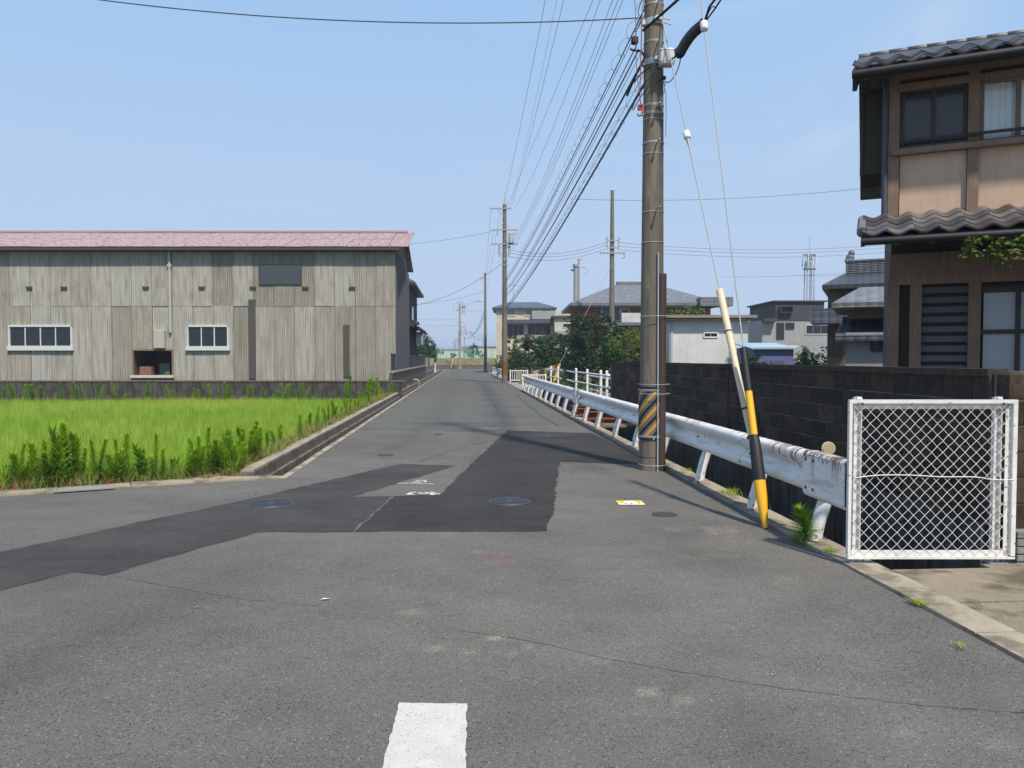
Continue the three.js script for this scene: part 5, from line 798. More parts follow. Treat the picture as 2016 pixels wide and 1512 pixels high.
  part('handrail', [rod(V(0.1, hy(283), 0.1), V(3.5, hy(283), 0.1), 0.02, 8), rod(V(0.1, hy(297), 0.1), V(3.5, hy(297), 0.1), 0.014, 8)], mTimberDark, o);
  const sb = part('shutter_box', [box(0.30, hy(165) - hy(326), 0.95, -0.19, (hy(165) + hy(326)) / 2, -0.75), box(0.34, 0.04, 1.0, -0.19, hy(163), -0.75)], mat(0.055, 0.05, 0.032, 0.85), o, 'dark olive shutter box on the side wall'); part('trim', [box(0.035, hy(165) - hy(330), 0.04, -0.345, (hy(165) + hy(330)) / 2, -0.27), box(0.33, 0.04, 0.03, -0.19, hy(325), -0.27)], mTimberDark, sb);
  part('downpipe', [rod(V(-0.07, hy(150), 0.06), V(-0.07, hy(430), 0.06), 0.035, 8)], mat(0.06, 0.06, 0.075, 0.6), o);
  // roof over the lower storey
  const yL = hy(425), pl = 0.36, run = 0.9; const lr = part('lower_roof', [box(Lx + 0.7, 0.05, run / Math.cos(pl) + 0.1, Lx / 2 + 0.05, yL - Math.tan(pl) * run / 2 - 0.04, run / 2, 0, pl, 0)], mTileDark, o);
  tiles(-0.30, 4.6, run + 0.08, yL - Math.tan(pl) * run, pl, 4, lr);
  part('eave_board', [box(Lx + 0.6, 0.10, 0.04, Lx / 2 + 0.03, yL - Math.tan(pl) * run - 0.07, run)], mBlack, lr); part('gutter', [rod(V(-0.31, yL - Math.tan(pl) * run - 0.09, run + 0.08), V(5, yL - Math.tan(pl) * run - 0.09, run + 0.08), 0.045, 10)], mBlack, lr);
  for (let x = -0.3; x < 3; x += 0.36) part('rafter', [box(0.045, 0.06, 0.95, x, yL - Math.tan(pl) * run / 2 - 0.11, run / 2, 0, pl, 0)], mTimber, lr);
  part('ridge_roll', [rod(V(-0.31, yL - 0.02, 0.02), V(-0.31, yL - Math.tan(pl) * run + 0.03, run), 0.06, 10)], mTileGrey, lr);
  // lower storey front
  part('beam', [box(4.4, 0.30, 0.12, 2.2, hy(524), 0.0), box(4.4, 0.12, 0.14, 2.2, hy(552), 0.0)], mTimber, o);
  for (const x of [0.05, 0.30, 0.93, 1.83, 2.7]) part('post', [box(0.13, hy(555), 0.12, x, hy(555) / 2, 0.0)], mTimber, o);
  const lt = part('louvre', [box(0.5, hy(558) - 0.3, 0.03, 0.615, (hy(558) + 0.3) / 2, -0.035)], mCharWall, o); for (let i = 0; i < 12; i++) part('slat', [box(0.5, 0.075, 0.02, 0.615, hy(558) - 0.1 - i * 0.12, -0.005, 0, -0.3, 0)], mat(0.095, 0.09, 0.095, 0.6), lt);
  const sw = part('window', [box(0.80, 0.06, 0.06, 1.38, hy(576), 0), box(0.05, hy(576) - 0.4, 0.06, 1.38, (hy(576) + 0.4) / 2, 0.005), box(0.8, 0.05, 0.06, 1.38, hy(655), 0.003), box(0.80, 0.06, 0.06, 1.38, 0.4, 0)], mTimberDark, o); for (const x of [1.2, 1.57]) part('pane', [box(0.34, hy(576) - 0.42, 0.012, x, (hy(576) + 0.42) / 2, -0.01)], mat(0.36, 0.41, 0.44, 0.2), sw);
}

// ================================================================ far things
{
  const k = 200 / 1515, H = y => EYE + (706 - y) * k, o = thing('telecom_tower', 'steel telecom tower with round antenna platform above the roofs', 'tower', null, cam((1591 - 1008) * k, 0, 200), -YAW), m = mat(0.30, 0.34, 0.40, 0.6);
  for (const [x, z] of [[-0.85, 0.85], [0.85, 0.85], [0.85, -0.85], [-0.85, -0.85], [0.1, 0.2]]) part('leg', [rod(V(x * 1.25, 0, z * 1.25), V(x, H(503), z), 0.14, 6)], m, o);
  for (const y of [503, 530]) part('platform_ring', [torus(1.55, 0.16, 0, H(y), 0, 24, 6), torus(1.2, 0.08, 0, H(y), 0, 20, 5)], m, o);
  part('equipment', [rbox(1.9, 1.7, 1.7, 0.1, 0, H(522), 0)], mat(0.38, 0.42, 0.44, 0.6), o); for (let i = 0; i < 9; i++) { const a = i / 9 * 6.28; part('antenna', [rbox(0.28, 2.2, 0.18, 0.04, Math.cos(a) * 1.72, H(509 + (i % 3) * 4), Math.sin(a) * 1.72)], mat(0.62, 0.65, 0.68, 0.5), o); }
  part('mast', [rod(V(0, H(520), 0), V(0, H(467), 0), 0.10, 6, 0.05)], m, o); for (let y = 540; y < 700; y += 22) part('brace', [rod(V(-0.9, H(y), 0.9), V(0.9, H(y + 20), 0.9), 0.06, 5), rod(V(0.9, H(y), 0.9), V(-0.9, H(y + 20), 0.9), 0.06, 5)], m, o);
}
{
  const k = 330 / 1515, H = y => EYE + (706 - y) * k, o = thing('lattice_tower', 'faint red and white lattice tower beyond the lane end', 'tower', null, cam((912.5 - 1008) * k, 0, 330), -YAW), m = [mat(0.45, 0.25, 0.23, 0.7), mat(0.62, 0.62, 0.63, 0.6)]; const wd = y => 0.35 + (y - 600) / 95 * 1.4;
  for (const sx of [-1, 1]) for (const sz of [-1, 1]) for (let q = 0; q < 5; q++) { const y0 = 700 - q * 20, y1 = y0 - 20; part('leg', [rod(V(sx * wd(y0), H(y0), sz * wd(y0)), V(sx * wd(y1), H(y1), sz * wd(y1)), 0.12, 5)], m[q % 2], o); }
  for (let q = 0; q < 10; q++) { const y0 = 700 - q * 10, y1 = y0 - 10; part('brace', [rod(V(-wd(y0), H(y0), wd(y0)), V(wd(y1), H(y1), wd(y1)), 0.07, 4), rod(V(wd(y0), H(y0), wd(y0)), V(-wd(y1), H(y1), wd(y1)), 0.07, 4)], m[(q >> 1) % 2], o); }
}
[[893.5, 674], [897, 667], [903, 668], [915, 666], [951, 671]].forEach(([px, y], i) => { const Z = 280, k = Z / 1515; const o = thing('chimney_stack', ['shortest slim stack above the far factory, left of pale pole', 'tallest slim stack left of the pale pole', 'slim stack just left of the pale pole', 'slim stack just right of the pale pole', 'slim stack beside the far right pole'][i], 'chimney', 'stacks above the far factory', cam((px - 1008) * k, 0, Z), 0), h = EYE + (706 - y) * k; part('stack', [cyl(0.3, 0.22, h, 0, 0, 0, 10)], mat(0.36, 0.38, 0.42, 0.7), o); part('rim', [cyl(0.3, 0.3, 0.25, 0, h - 0.2, 0, 10)], mGalvDull, o); });
{
  const F = (label, p0, p1, Z, y, d, m) => { const H = house('factory', label, p0, p1, Z, d, EYE + (706 - y) * Z / 1515, 0, m); part('roof', [box(H.w + 0.6, 0.3, d + 0.6, 0, H.hy(y), 0)], mGreyWall, H.o); for (let i = 0; i < 7; i++) part('wall_rib', [box(0.25, H.hy(y), 0.12, -H.w / 2 + (i + 0.5) * H.w / 7, H.hy(y) / 2, d / 2 + 0.06)], mCream, H.o); };
  const pale = plaster(0.60, 0.57, 0.50, 1401);
  F('long pale factory behind the green net fence', 700, 912, 205, 687, 20, pale); F('pale factory with dark roof edge right of pale pole', 907, 936, 215, 683, 20, pale); F('pale factory wing nearest the far right pole', 932, 1010, 210, 682, 20, pale);
}
{ // embankment with dry grass and a green net fence across the lane's end
  const b = new THREE.BufferGeometry(), t = new Tris(); const ZZ = [[117.6, 0.66], [119, 0.9], [121, 1.25], [123.4, 1.62], [130, 1.66]]; const N = 40; const rows = ZZ.map(([Z, y], r) => Array.from({ length: N + 1 }, (_, i) => cam(-45 + i * 2.6, y + (r && r < 4 ? rr(-0.07, 0.07) : 0), Z))); for (let r = 0; r < 4; r++) for (let i = 0; i < N; i++) t.quad(rows[r][i], rows[r][i + 1], rows[r + 1][i + 1], rows[r + 1][i]);
  struct('embankment', t.geo(), tmat(tex(512, (u, v, i, j) => { const a = fbm(u, v, 8, 4, 1501), q = fbm(u, v, 70, 3, 1503), g = hash(i, j, 1505); return mix([0.21, 0.165, 0.06], [0.11, 0.115, 0.035], sat((a - 0.42) * 5)).map(z => z * (0.6 + 0.6 * q + 0.3 * (g - 0.5))); }), 4, 1));
  const o = thing('retaining_wall', 'low brown retaining wall under the embankment at lane end', 'wall', null, cam(0, 0, 117.4), -YAW); for (let i = 0; i < 18; i++) part('panel', [box(2.46, 0.64, 0.2, -32 + i * 2.5, 0.32, rr(-0.01, 0.01))], plaster(0.155, 0.115, 0.09, 1511 + (i % 3)), o); part('coping', [box(46, 0.07, 0.3, -10.5, 0.67, 0)], plaster(0.34, 0.27, 0.2, 1521), o);
  struct('cross_road', poly([xs2(cam(-60, 0, 115.5)), xs2(cam(-60, 0, 117.3)), xs2(cam(60, 0, 117.3)), xs2(cam(60, 0, 115.5))], 0.002), mFar);
  const f = thing('net_fence', 'tall green net fence on top of the embankment', 'fence', null, cam(0, 1.6, 124), -YAW), gm = mat(0.14, 0.50, 0.36, 0.6), H = y => (706 - y) * 124 / 1515;
  for (let i = 0; i < 16; i++) { const x = (835 + i * 11 - 1008) * 124 / 1515; part('post', [cyl(0.055, 0.055, H(688), x, 0, 0, 8)], gm, f); if (i < 15) { const w = 11 * 124 / 1515, net = []; for (let q = 0; q <= 14; q++) net.push(box(0.005, H(689.5) - 0.1, 0.006, x + q * w / 22, H(689.5) / 2, 0)); for (let q = 0; q <= 20; q++) net.push(box(w, 0.005, 0.005, x + w / 2, 0.1 + q * (H(690) - 0.1) / 20, 0)); part('net_panel', net, gm, f); } }
  part('rail', [box(15 * 11 * 124 / 1515, 0.05, 0.05, (835 + 82.5 - 1008) * 124 / 1515, H(689), 0), box(15 * 11 * 124 / 1515, 0.05, 0.05, (835 + 82.5 - 1008) * 124 / 1515, 0.12, 0)], gm, f);
}
// white railings by the channel and the little bridge
{
  const o = thing('pipe_railing', 'white three-rail pipe railing along the far side of the channel', 'railing');
  const P = [22.7, 23.7, 26.3, 28.9, 34.4, 37.2];
  for (const s of P) part('post', [rod(W(4.3, 0, s), W(4.3, 1.2, s), 0.045, 10), new THREE.SphereGeometry(0.047, 10, 6).translate(4.3, 1.2, -s)], mWhite, o);
  for (const [a, b] of [[22.3, 28.9], [28.9, 31.2], [33.0, 37.2]]) for (const y of [0.38, 0.74, 1.1]) part('rail', [rod(W(4.27, y + (a > 28 && a < 30 ? -0.03 : 0), a), W(4.27, y, b), 0.026, 8)], mWhite, o);
  for (const y of [0.38, 0.74, 1.1]) part('rail_end', [new THREE.SphereGeometry(0.06, 10, 8).translate(4.27, y, -22.3)], mWhite, o);
  const g = thing('frame_gate', 'thin rusty white frame leaning behind the pipe railing', 'gate'); part('frame', [rod(W(4.55, 0, 23.3), W(4.55, 0.98, 23.3), 0.025, 8), rod(W(4.62, 0, 28.2), W(4.62, 0.98, 28.2), 0.025, 8), rod(W(4.55, 0.98, 23.3), W(4.62, 0.98, 28.2), 0.025, 8)], mGateWhite, g); part('bar', [rod(W(4.58, 0.05, 25.4), W(4.58, 0.98, 25.4), 0.02, 8), rod(W(4.55, 0.5, 23.3), W(4.62, 0.5, 28.2), 0.018, 8)], mGateWhite, g);
  const fence = (label, x0, x1, s, h, turn, y) => { const f = thing('bridge_fence', label, 'railing', 'white barred fences on the bridge', W(x0, y, s), turn), L = x1 - x0; part('frame', [box(L, 0.06, 0.05, L / 2, h, 0), box(L, 0.06, 0.05, L / 2, 0.14, 0)], mWhite, f); for (const x of [0, L]) part('post', [box(0.08, h + 0.06, 0.08, x, (h + 0.06) / 2, 0)], mWhite, f); for (let i = 1; i < 8; i++) part('bar', [box(0.035, h - 0.16, 0.03, i * L / 8, h / 2 + 0.07, 0)], mWhite, f); };
  fence('white barred fence across the channel beyond the bridge', 3.2, 4.35, 51.2, 0.78, 0, 0.02); fence('white barred fence across the channel on the near side of bridge', 3.2, 4.4, 40.5, 0.72, 0, 0.02);
  const fp = thing('guard_post', 'nearer white guard post at the right of the lane end', 'post'); part('post', [box(0.35, 0.95, 0.3, 0, 0.475, 0)], mWhite, fp); part('cap', [box(0.4, 0.06, 0.34, 0, 0.97, 0)], mPaleConcrete, fp); fp.position.copy(W(3.2, 0, 97)); const fp2 = copy(fp, 'farther white guard post at the right of the lane end'); fp2.position.copy(W(3.2, 0, 107));
  const st = thing('steel_footbridge', 'rust-red steel beams and planks crossing the channel behind the guardrail', 'footbridge');
  const rr2 = mat(0.19, 0.055, 0.04, 0.8); for (const s of [19.4, 20.7, 22.0]) part('beam', [wbox(3.12, 4.6, 0.05, 0.075, s - 0.1, s + 0.1), wbox(3.12, 4.6, 0.23, 0.255, s - 0.1, s + 0.1), wbox(3.12, 4.6, 0.07, 0.235, s - 0.012, s + 0.012)], rr2, st); for (const [s, y] of [[17.9, -0.02], [18.35, -0.03]]) part('plank', [wbox(3.15, 4.5, y, y + 0.05, s, s + 0.3)], mTimber, st);
  const soil = thing('soil_heap', 'heap of pale brown soil behind the pipe railing', 'soil heap', null, cam((1095 - 1008) / 1515 * 48, 0, 48)); { const gg = new THREE.SphereGeometry(1, 40, 20, 0, 6.2832, 0, 1.571), p = gg.attributes.position; for (let i = 0; i < p.count; i++) { const x = p.getX(i), y = p.getY(i), z = p.getZ(i), n = fbm(x * 0.25 + 0.5, z * 0.25 + 0.5, 16, 3, 1601); p.setXYZ(i, x * 2.2 * (0.8 + 0.4 * n), y * (0.8 + 0.5 * n) * (1 - 0.25 * Math.hypot(x, z)), z * 1.5); } gg.computeVertexNormals(); part('heap', gg, plaster(0.30, 0.225, 0.15, 1611), soil); const cl = []; for (let i = 0; i < 50; i++) { const a = rr(0, 6.28), r = rr(0.6, 2.2); const s = new THREE.IcosahedronGeometry(rr(0.06, 0.16), 0); s.translate(Math.cos(a) * r, 0.05 + Math.max(0, 0.7 - r * 0.35), Math.sin(a) * r * 0.65); cl.push(s); } part('clods', cl, plaster(0.27, 0.2, 0.13, 1613), soil); }
  const yg = thing('stay_wire', 'yellow stay wire cover leaning behind the pipe railing', 'stay wire'); part('cover', rod(at(1089, 758, 44), at(1102, 716, 44), 0.09, 10, 0.07), mYellow, yg); part('wire', rod(at(1102, 716, 44), at(1204, 520, 55), 0.012, 5), mGalvDull, yg);
}

// ================================================================ plants
const leafM = (r, g, b, tr = 0) => new THREE.MeshPhysicalMaterial({ color: new THREE.Color().setRGB(r, g, b), roughness: tr ? 0.95 : 0.75, side: THREE.DoubleSide, transmission: tr, thickness: 0, specularIntensity: 0.25 });
function blade(t, p, dir, L, w, bend, n = 3) { // narrow arching leaf
  const d = dir.clone().normalize(), side = V(d.z, 0, -d.x); if (side.lengthSq() < 1e-4) side.set(1, 0, 0); side.normalize(); let a = p.clone(), wa = w; 
  for (let i = 0; i < n; i++) { const b = a.clone().addScaledVector(d, L / n); d.y -= bend / n; d.normalize(); const wb = w * (1 - (i + 1) / n) * (i === 0 && n > 2 ? 1.35 : 1); if (wb > 0.0005) t.quad(a.clone().addScaledVector(side, -wa / 2), a.clone().addScaledVector(side, wa / 2), b.clone().addScaledVector(side, wb / 2), b.clone().addScaledVector(side, -wb / 2)); else t.tri(a.clone().addScaledVector(side, -wa / 2), a.clone().addScaledVector(side, wa / 2), b); a = b; wa = wb; }
}
// young rice, planted in rows
{
  const protos = [];
  for (let v = 0; v < 3; v++) { const t = new Tris(); for (let i = 0; i < 26; i++) { const a = rr(0, 6.28), r = rr(0, 0.045), lean = rr(0.05, 0.42); blade(t, V(Math.cos(a) * r, 0, Math.sin(a) * r), V(Math.cos(a) * lean, 1, Math.sin(a) * lean), rr(0.30, 0.47), rr(0.006, 0.010), rr(0.1, 0.7), 3); } protos.push(t.geo()); }
  const spots = [[], [], []]; const sp = 0.165;
  for (let s = 9; s < 33.6; s += sp) for (let x = -30; x < -3.95; x += sp) {
    const off = (x - K0[0]) * nK[0] + (s - K0[1]) * nK[1]; if (off < 1.55) continue; const X = x * R3.x + (-s) * R3.z, Z = x * F3.x + (-s) * F3.z; if (Z > 33.4 || X < -0.86 * Z - 2.5) continue;
    if (rnd() < 0.07) continue; spots[Math.floor(rnd() * 3)].push([x + rr(-0.05, 0.05), s + rr(-0.05, 0.05), rnd(), rr(0.68, 1.2), Z]);
  }
  const col = new THREE.Color();
  spots.forEach((L, v) => {
    const m = new THREE.InstancedMesh(protos[v], leafM(1, 1, 1, 0.3), L.length), q = new THREE.Object3D(); m.name = numbered('rice'); m.userData = { kind: 'stuff', label: 'bright green young rice filling the field', category: 'rice' };
    L.forEach(([x, s, r, sc], i) => { q.position.set(x, -0.45, -s); q.rotation.y = r * 6.28; const patch = fbm(x / 40 + 1, s / 40 + 1, 14, 3, 1701); q.scale.set(1.15, sc * (0.9 + 0.25 * patch), 1.15); q.updateMatrix(); m.setMatrixAt(i, q.matrix); const y = sat((patch - 0.35) * 2.4), k = rr(0.68, 1.28); col.setRGB((0.285 + 0.085 * y) * k, (0.46 + 0.035 * y) * k, (0.046 + 0.022 * y) * k); m.setColorAt(i, col); });
    m.castShadow = m.receiveShadow = true; scene.add(m);
  });
}
// tall leafy weeds
const mWeed = [leafM(0.25, 0.42, 0.012, 0.4), leafM(0.31, 0.47, 0.016, 0.4), leafM(0.19, 0.34, 0.012, 0.4)], mStem = mat(0.10, 0.14, 0.035, 0.8);
function weedProto(h, dens, seedless) {
  const o = new THREE.Group(), t = new Tris(), lean = rr(-0.09, 0.09), lz = rr(-0.09, 0.09), top = V(lean, h, lz);
  const at2 = q => V(lean * q * q, h * q, lz * q * q); const n = Math.round(dens * h * 260);
  for (let i = 0; i < n; i++) { const q = 0.10 + 0.90 * i / n, a = i * 2.4 + rr(-0.3, 0.3), L = (0.15 * (1 - 0.55 * q) + 0.025) * rr(0.75, 1.15), up = rr(0.1, 0.5) + 1.2 * q * q; blade(t, at2(q), V(Math.cos(a), up, Math.sin(a)), L, 0.019 * rr(0.8, 1.2), 0.55 * (1.1 - q), 3); }
  part('leaves', t.geo(), mWeed[Math.floor(rnd() * 3)], o); part('stem', [rod(V(0, -0.05, 0), at2(0.5), 0.005, 5, 0.004), rod(at2(0.5), top, 0.004, 5, 0.002)], mStem, o);
  return o;
}
const weedKinds = []; for (let i = 0; i < 9; i++) weedKinds.push(weedProto([0.85, 0.7, 0.6, 0.5, 0.75, 0.4, 0.55, 0.65, 0.3][i], rr(0.85, 1.25)));
function weed(p, h, label, group, k) {
  const src = weedKinds[k ?? Math.floor(rnd() * 9)], H = [0.85, 0.7, 0.6, 0.5, 0.75, 0.4, 0.55, 0.65, 0.3][weedKinds.indexOf(src)], o = src.clone(); o.name = numbered('tall_weed'); o.userData = { label, category: 'weed', group }; o.position.copy(p); o.rotation.set(rr(-0.10, 0.10), rr(0, 6.28), rr(-0.10, 0.10)); const s = h / H, wd = Math.sqrt(s) * rr(0.95, 1.45); o.scale.set(wd, s, wd); scene.add(o); return o;
}
{
  const tallLabels = [[135, 951, 0.86, 'tallest spike-shaped green weed above the drain grating'], [240, 940, 0.72, 'tall twin weed spike right of the drain grating, nearer the middle of the row'], [226, 944, 0.6, 'shorter weed spike leaning against the twin spike'], [303, 946, 0.6, 'lone pointed green weed right of the twin spikes'], [320, 947, 0.42, 'short pointed weed beside the lone pointed weed'], [408, 934, 0.7, 'dark thin-leaved weed spike left of the ditch end'], [440, 930, 0.64, 'leafy drooping weed nearest the ditch end']];
  const bankY = (x, s) => { const off = Math.max(0, (x - K0[0]) * nK[0] + (s - K0[1]) * nK[1] - 0.37), e = Math.min(1, off / 1.13); const ex = Math.min(1, Math.max(0, (-2.975 - x) / 0.925)); return s > 11.5 ? 0.085 - 0.55 * ex * ex : -0.47 * Math.min(e * e, 1); };
  for (const [px, py, h, l] of tallLabels) { const [x, s] = toXS(px, py); weed(W(x, bankY(x, s), s), h, l, 'tall weeds along the side road', 4); }
  const clump = (px, w, n, h0, h1, label) => { for (let i = 0; i < n; i++) { const q = px + rr(-w, w), [x, s] = toXS(q, 972 - q * 0.064 - rr(6, 34)); weed(W(x, bankY(x, s), s), rr(h0, h1), label, label); } };
  clump(25, 32, 14, 0.40, 0.66, 'leafy green weed in the clump at the left picture edge'); clump(112, 55, 30, 0.42, 0.70, 'leafy green weed in the dense clump behind the drain grating'); clump(210, 28, 14, 0.36, 0.6, 'leafy green weed in the clump right of the grating'); clump(262, 22, 9, 0.34, 0.56, 'leafy green weed between the two spike groups'); clump(318, 24, 6, 0.28, 0.42, 'low green weed beside the pale strip'); clump(395, 36, 20, 0.36, 0.6, 'leafy green weed in the clump left of the ditch end'); clump(468, 44, 28, 0.32, 0.56, 'leafy green weed in the bushy clump at the ditch end');
  for (let i = 0; i < 60; i++) { const s = 11.6 + Math.pow(rnd(), 1.3) * 20, x = rr(-3.75, -3.2); weed(W(x, bankY(x, s), s), rr(0.2, 0.5) * (s > 28 ? 1.8 : 1), 'low green weed on the bank beside the ditch', 'weeds on the bank beside the ditch'); }
  for (let i = 0; i < 60; i++) { const X = rr(-23.5, -5.5), Z = rr(33.1, 33.7); weed(cam(X, -0.42, Z), rr(0.45, 0.95), 'thin upright weed in front of the dark field wall', 'weeds along the dark field wall'); }
  for (let i = 0; i < 8; i++) { const X = rr(-7.2, -5.2), Z = rr(31.5, 33.5); weed(cam(X, -0.3, Z), rr(0.7, 1.15), 'bushy weed at the corner of the field wall and lane', 'weeds at the field wall corner'); }
  // straw and low grass on the bank
  const mk = (n, h0, h1, w, spread, lean) => { const t = new Tris(); for (let i = 0; i < n; i++) { const a = rr(0, 6.28); blade(t, V(rr(-spread, spread), 0, rr(-spread, spread)), V(Math.cos(a) * lean, 1, Math.sin(a) * lean), rr(h0, h1), w, rr(0.3, 1.4), 3); } return t.geo(); };
  const P = [mk(16, 0.08, 0.24, 0.005, 0.06, 0.8), mk(14, 0.1, 0.3, 0.006, 0.05, 0.6)], spots = [[], []];
  for (let i = 0; i < 4200; i++) { let x, s; if (rnd() < 0.62) { const q = kp(rr(-0.2, 12), rr(0.30, 1.5)); x = q[0]; s = q[1]; if (x > -3) continue; } else { x = rr(-3.85, -2.93); s = rr(10.8, 33); } spots[Math.floor(rnd() * 2)].push([x, s]); }
  P.push(mk(18, 0.22, 0.5, 0.008, 0.07, 0.45)); spots.push([]); for (let i = 0; i < 900; i++) { const q = kp(rr(0.1, 12), rr(0.5, 1.5)); if (q[0] < -3.05 && rnd() < 0.35 + fbm(q[0] / 8 + 1, q[1] / 8 + 1, 20, 2, 1755)) spots[2].push(q); else { const s = rr(11, 33); spots[2].push([rr(-3.85, -3.25), s]); } }
  const col = new THREE.Color(); spots.forEach((L, v) => { const m = new THREE.InstancedMesh(P[v], leafM(1, 1, 1, v === 2 ? 0.3 : 0), L.length), q = new THREE.Object3D(); m.name = numbered('bank_grass'); m.userData = { kind: 'stuff', label: 'straw-coloured dry grass and low green on the bank', category: 'grass' }; L.forEach(([x, s], i) => { q.position.set(x, bankY(x, s) - 0.01, -s); q.rotation.y = rr(0, 6.28); q.scale.setScalar(rr(0.5, 1.3)); q.updateMatrix(); m.setMatrixAt(i, q.matrix); const k = rr(0.7, 1.2), g = v === 2 ? 1 : rnd(); if (v === 2) col.setRGB(0.21 * k, 0.36 * k, 0.025 * k); else if (g < 0.40) col.setRGB(0.30 * k, 0.21 * k, 0.09 * k); else if (g < 0.52) col.setRGB(0.24 * k, 0.11 * k, 0.05 * k); else col.setRGB(0.12 * k, 0.23 * k, 0.035 * k); m.setColorAt(i, col); }); m.castShadow = m.receiveShadow = true; scene.add(m); });
  // weeds by the right kerb
  const tuft = (px, py, h, n, spread, label, m, lean = 0.7, dx = 0) => { const [x, s] = toXS(px, py), t = new Tris(); for (let i = 0; i < n; i++) { const a = rr(0, 6.28); blade(t, V(rr(-spread, spread) * 0.6, 0, rr(-spread, spread)), V(Math.cos(a) * lean, 1, Math.sin(a) * lean), rr(0.4, 1) * h, 0.006, rr(0.3, 1.2), 3); } const o = thing('grass_tuft', label, 'grass tuft', 'tufts along the right kerb', W(x + dx, 0.02, s), 0); part('blades', t.geo(), m, o); const t2 = new Tris(); for (let i = 0; i < n / 3; i++) { const a = rr(0, 6.28); blade(t2, V(rr(-spread, spread) * 0.5, 0, rr(-spread, spread) * 0.8), V(Math.cos(a), 0.5, Math.sin(a)), rr(0.3, 0.8) * h, 0.006, rr(0.6, 1.2), 3); } part('dry_blades', t2.geo(), mat(0.22, 0.17, 0.06, 0.9), o); };
  tuft(1815, 1197, 0.07, 70, 0.06, 'small grass tuft at the slab edge in front of gate', mWeed[1], 1.6); tuft(1430, 976, 0.14, 90, 0.16, 'ragged grass tuft on the kerb left of the yellow cover', mWeed[1], 0.9, 0.06); tuft(1565, 1068, 0.10, 60, 0.10, 'low grass tuft at the foot of the green kerb weed', mWeed[1], 1.0, 0.05); tuft(1640, 1093, 0.09, 40, 0.05, 'small grass tuft beside the foot of the gate', mWeed[0], 1.0, 0); tuft(1178, 838, 0.16, 40, 0.12, 'dry grass tuft on the kerb beyond the striped pole', mat(0.24, 0.19, 0.07, 0.9), 0.6, 0.1); tuft(1340, 930, 0.08, 40, 0.12, 'thin grass tuft on the kerb just right of the pole', mWeed[0], 0.9, 0.1);
  tuft(1900, 1284, 0.03, 30, 0.04, 'tiny grass tuft in the slab joint near the picture edge', mWeed[1], 1.6); tuft(1035, 768, 0.16, 30, 0.15, 'grass tuft at the far end of the second guardrail', mWeed[0], 0.8, 0.05);
  { const [x, s] = toXS(1574, 1074); for (const [dx, ds, h, l] of [[0.07, 0, 0.30, 'bright green feathery weed on the kerb by the yellow cover'], [0.10, 0.06, 0.24, 'shorter green weed behind the kerb weed']]) weed(W(x + dx, 0.02, s + ds), h, l, 'weeds on the right kerb', dx < 0.08 ? 5 : 8); }
  { const t = new Tris(); for (let i = 0; i < 16; i++) blade(t, W(3.22, -0.25, 8.2 + rr(-0.5, 0.5)), V(rr(0.0, 0.6), 1, rr(-0.9, 0.9)), rr(0.4, 0.75), 0.005, rr(0.6, 1.3), 4); one('reed_stalks', t.geo(), mat(0.20, 0.18, 0.09, 0.9), 'thin dry stalks growing out of the channel behind guardrail', 'reeds'); }
}
// scraps on the road
[[637, 1185, 0.035, 'white torn paper scrap on the asphalt left of centre'], [1530, 1338, 0.012, 'tiny white scrap on the asphalt at lower right'], [1287, 1164, 0.012, 'tiny pale scrap on the asphalt right of centre'], [382, 1202, 0.02, 'thin pale twig on the asphalt at the left']].forEach(([px, py, r, l]) => { const [x, s] = toXS(px, py), t = new Tris(), a = V(-r, 0.004, r * 0.3), b = V(r * 0.2, 0.012, r * 0.8), c = V(r, 0.004, -r * 0.2), d = V(-r * 0.3, 0.004, -r * 0.7); t.tri(a, b, c); t.tri(a, c, d); const o = one('litter_scrap', t.geo(), mPorcelain, l, 'litter'); o.position.copy(W(x, 0.001, s)); });
// trees and shrubs
function crown(blobs, n, size, flatten = 0.3) {
  const t = new Tris(); const tot = blobs.reduce((a, b) => a + b[3] ** 2, 0);
  for (const [bx, by, bz, r, ry] of blobs) {
    const m = Math.round(n * r * r / tot), twigs = []; for (let k = 0; k < Math.max(5, m / 22); k++) { const u = rr(-1, 1), a = rr(0, 6.28), q = Math.sqrt(1 - u * u), rad = Math.pow(rnd(), 0.4) * rr(0.82, 1.12); twigs.push(V(bx + q * Math.cos(a) * r * rad, by + u * (ry || r) * rad, bz + q * Math.sin(a) * r * rad)); }
    for (let i = 0; i < m; i++) { const c = twigs[Math.floor(rnd() * twigs.length)], p = c.clone().add(V(rr(-1, 1), rr(-0.8, 0.8), rr(-1, 1)).multiplyScalar(r * 0.24)); const a = V(rr(-1, 1), rr(-1, 1) * flatten, rr(-1, 1)).normalize(), b = V(rr(-1, 1), rr(-1, 1), rr(-1, 1)).cross(a).normalize(), s = size * rr(0.6, 1.3); t.quad(p.clone().addScaledVector(a, -s), p.clone().addScaledVector(b, s * 0.55), p.clone().addScaledVector(a, s), p.clone().addScaledVector(b, -s * 0.55)); }
  }
  return t.geo();
}
const mBark = mat(0.085, 0.065, 0.048, 0.95);
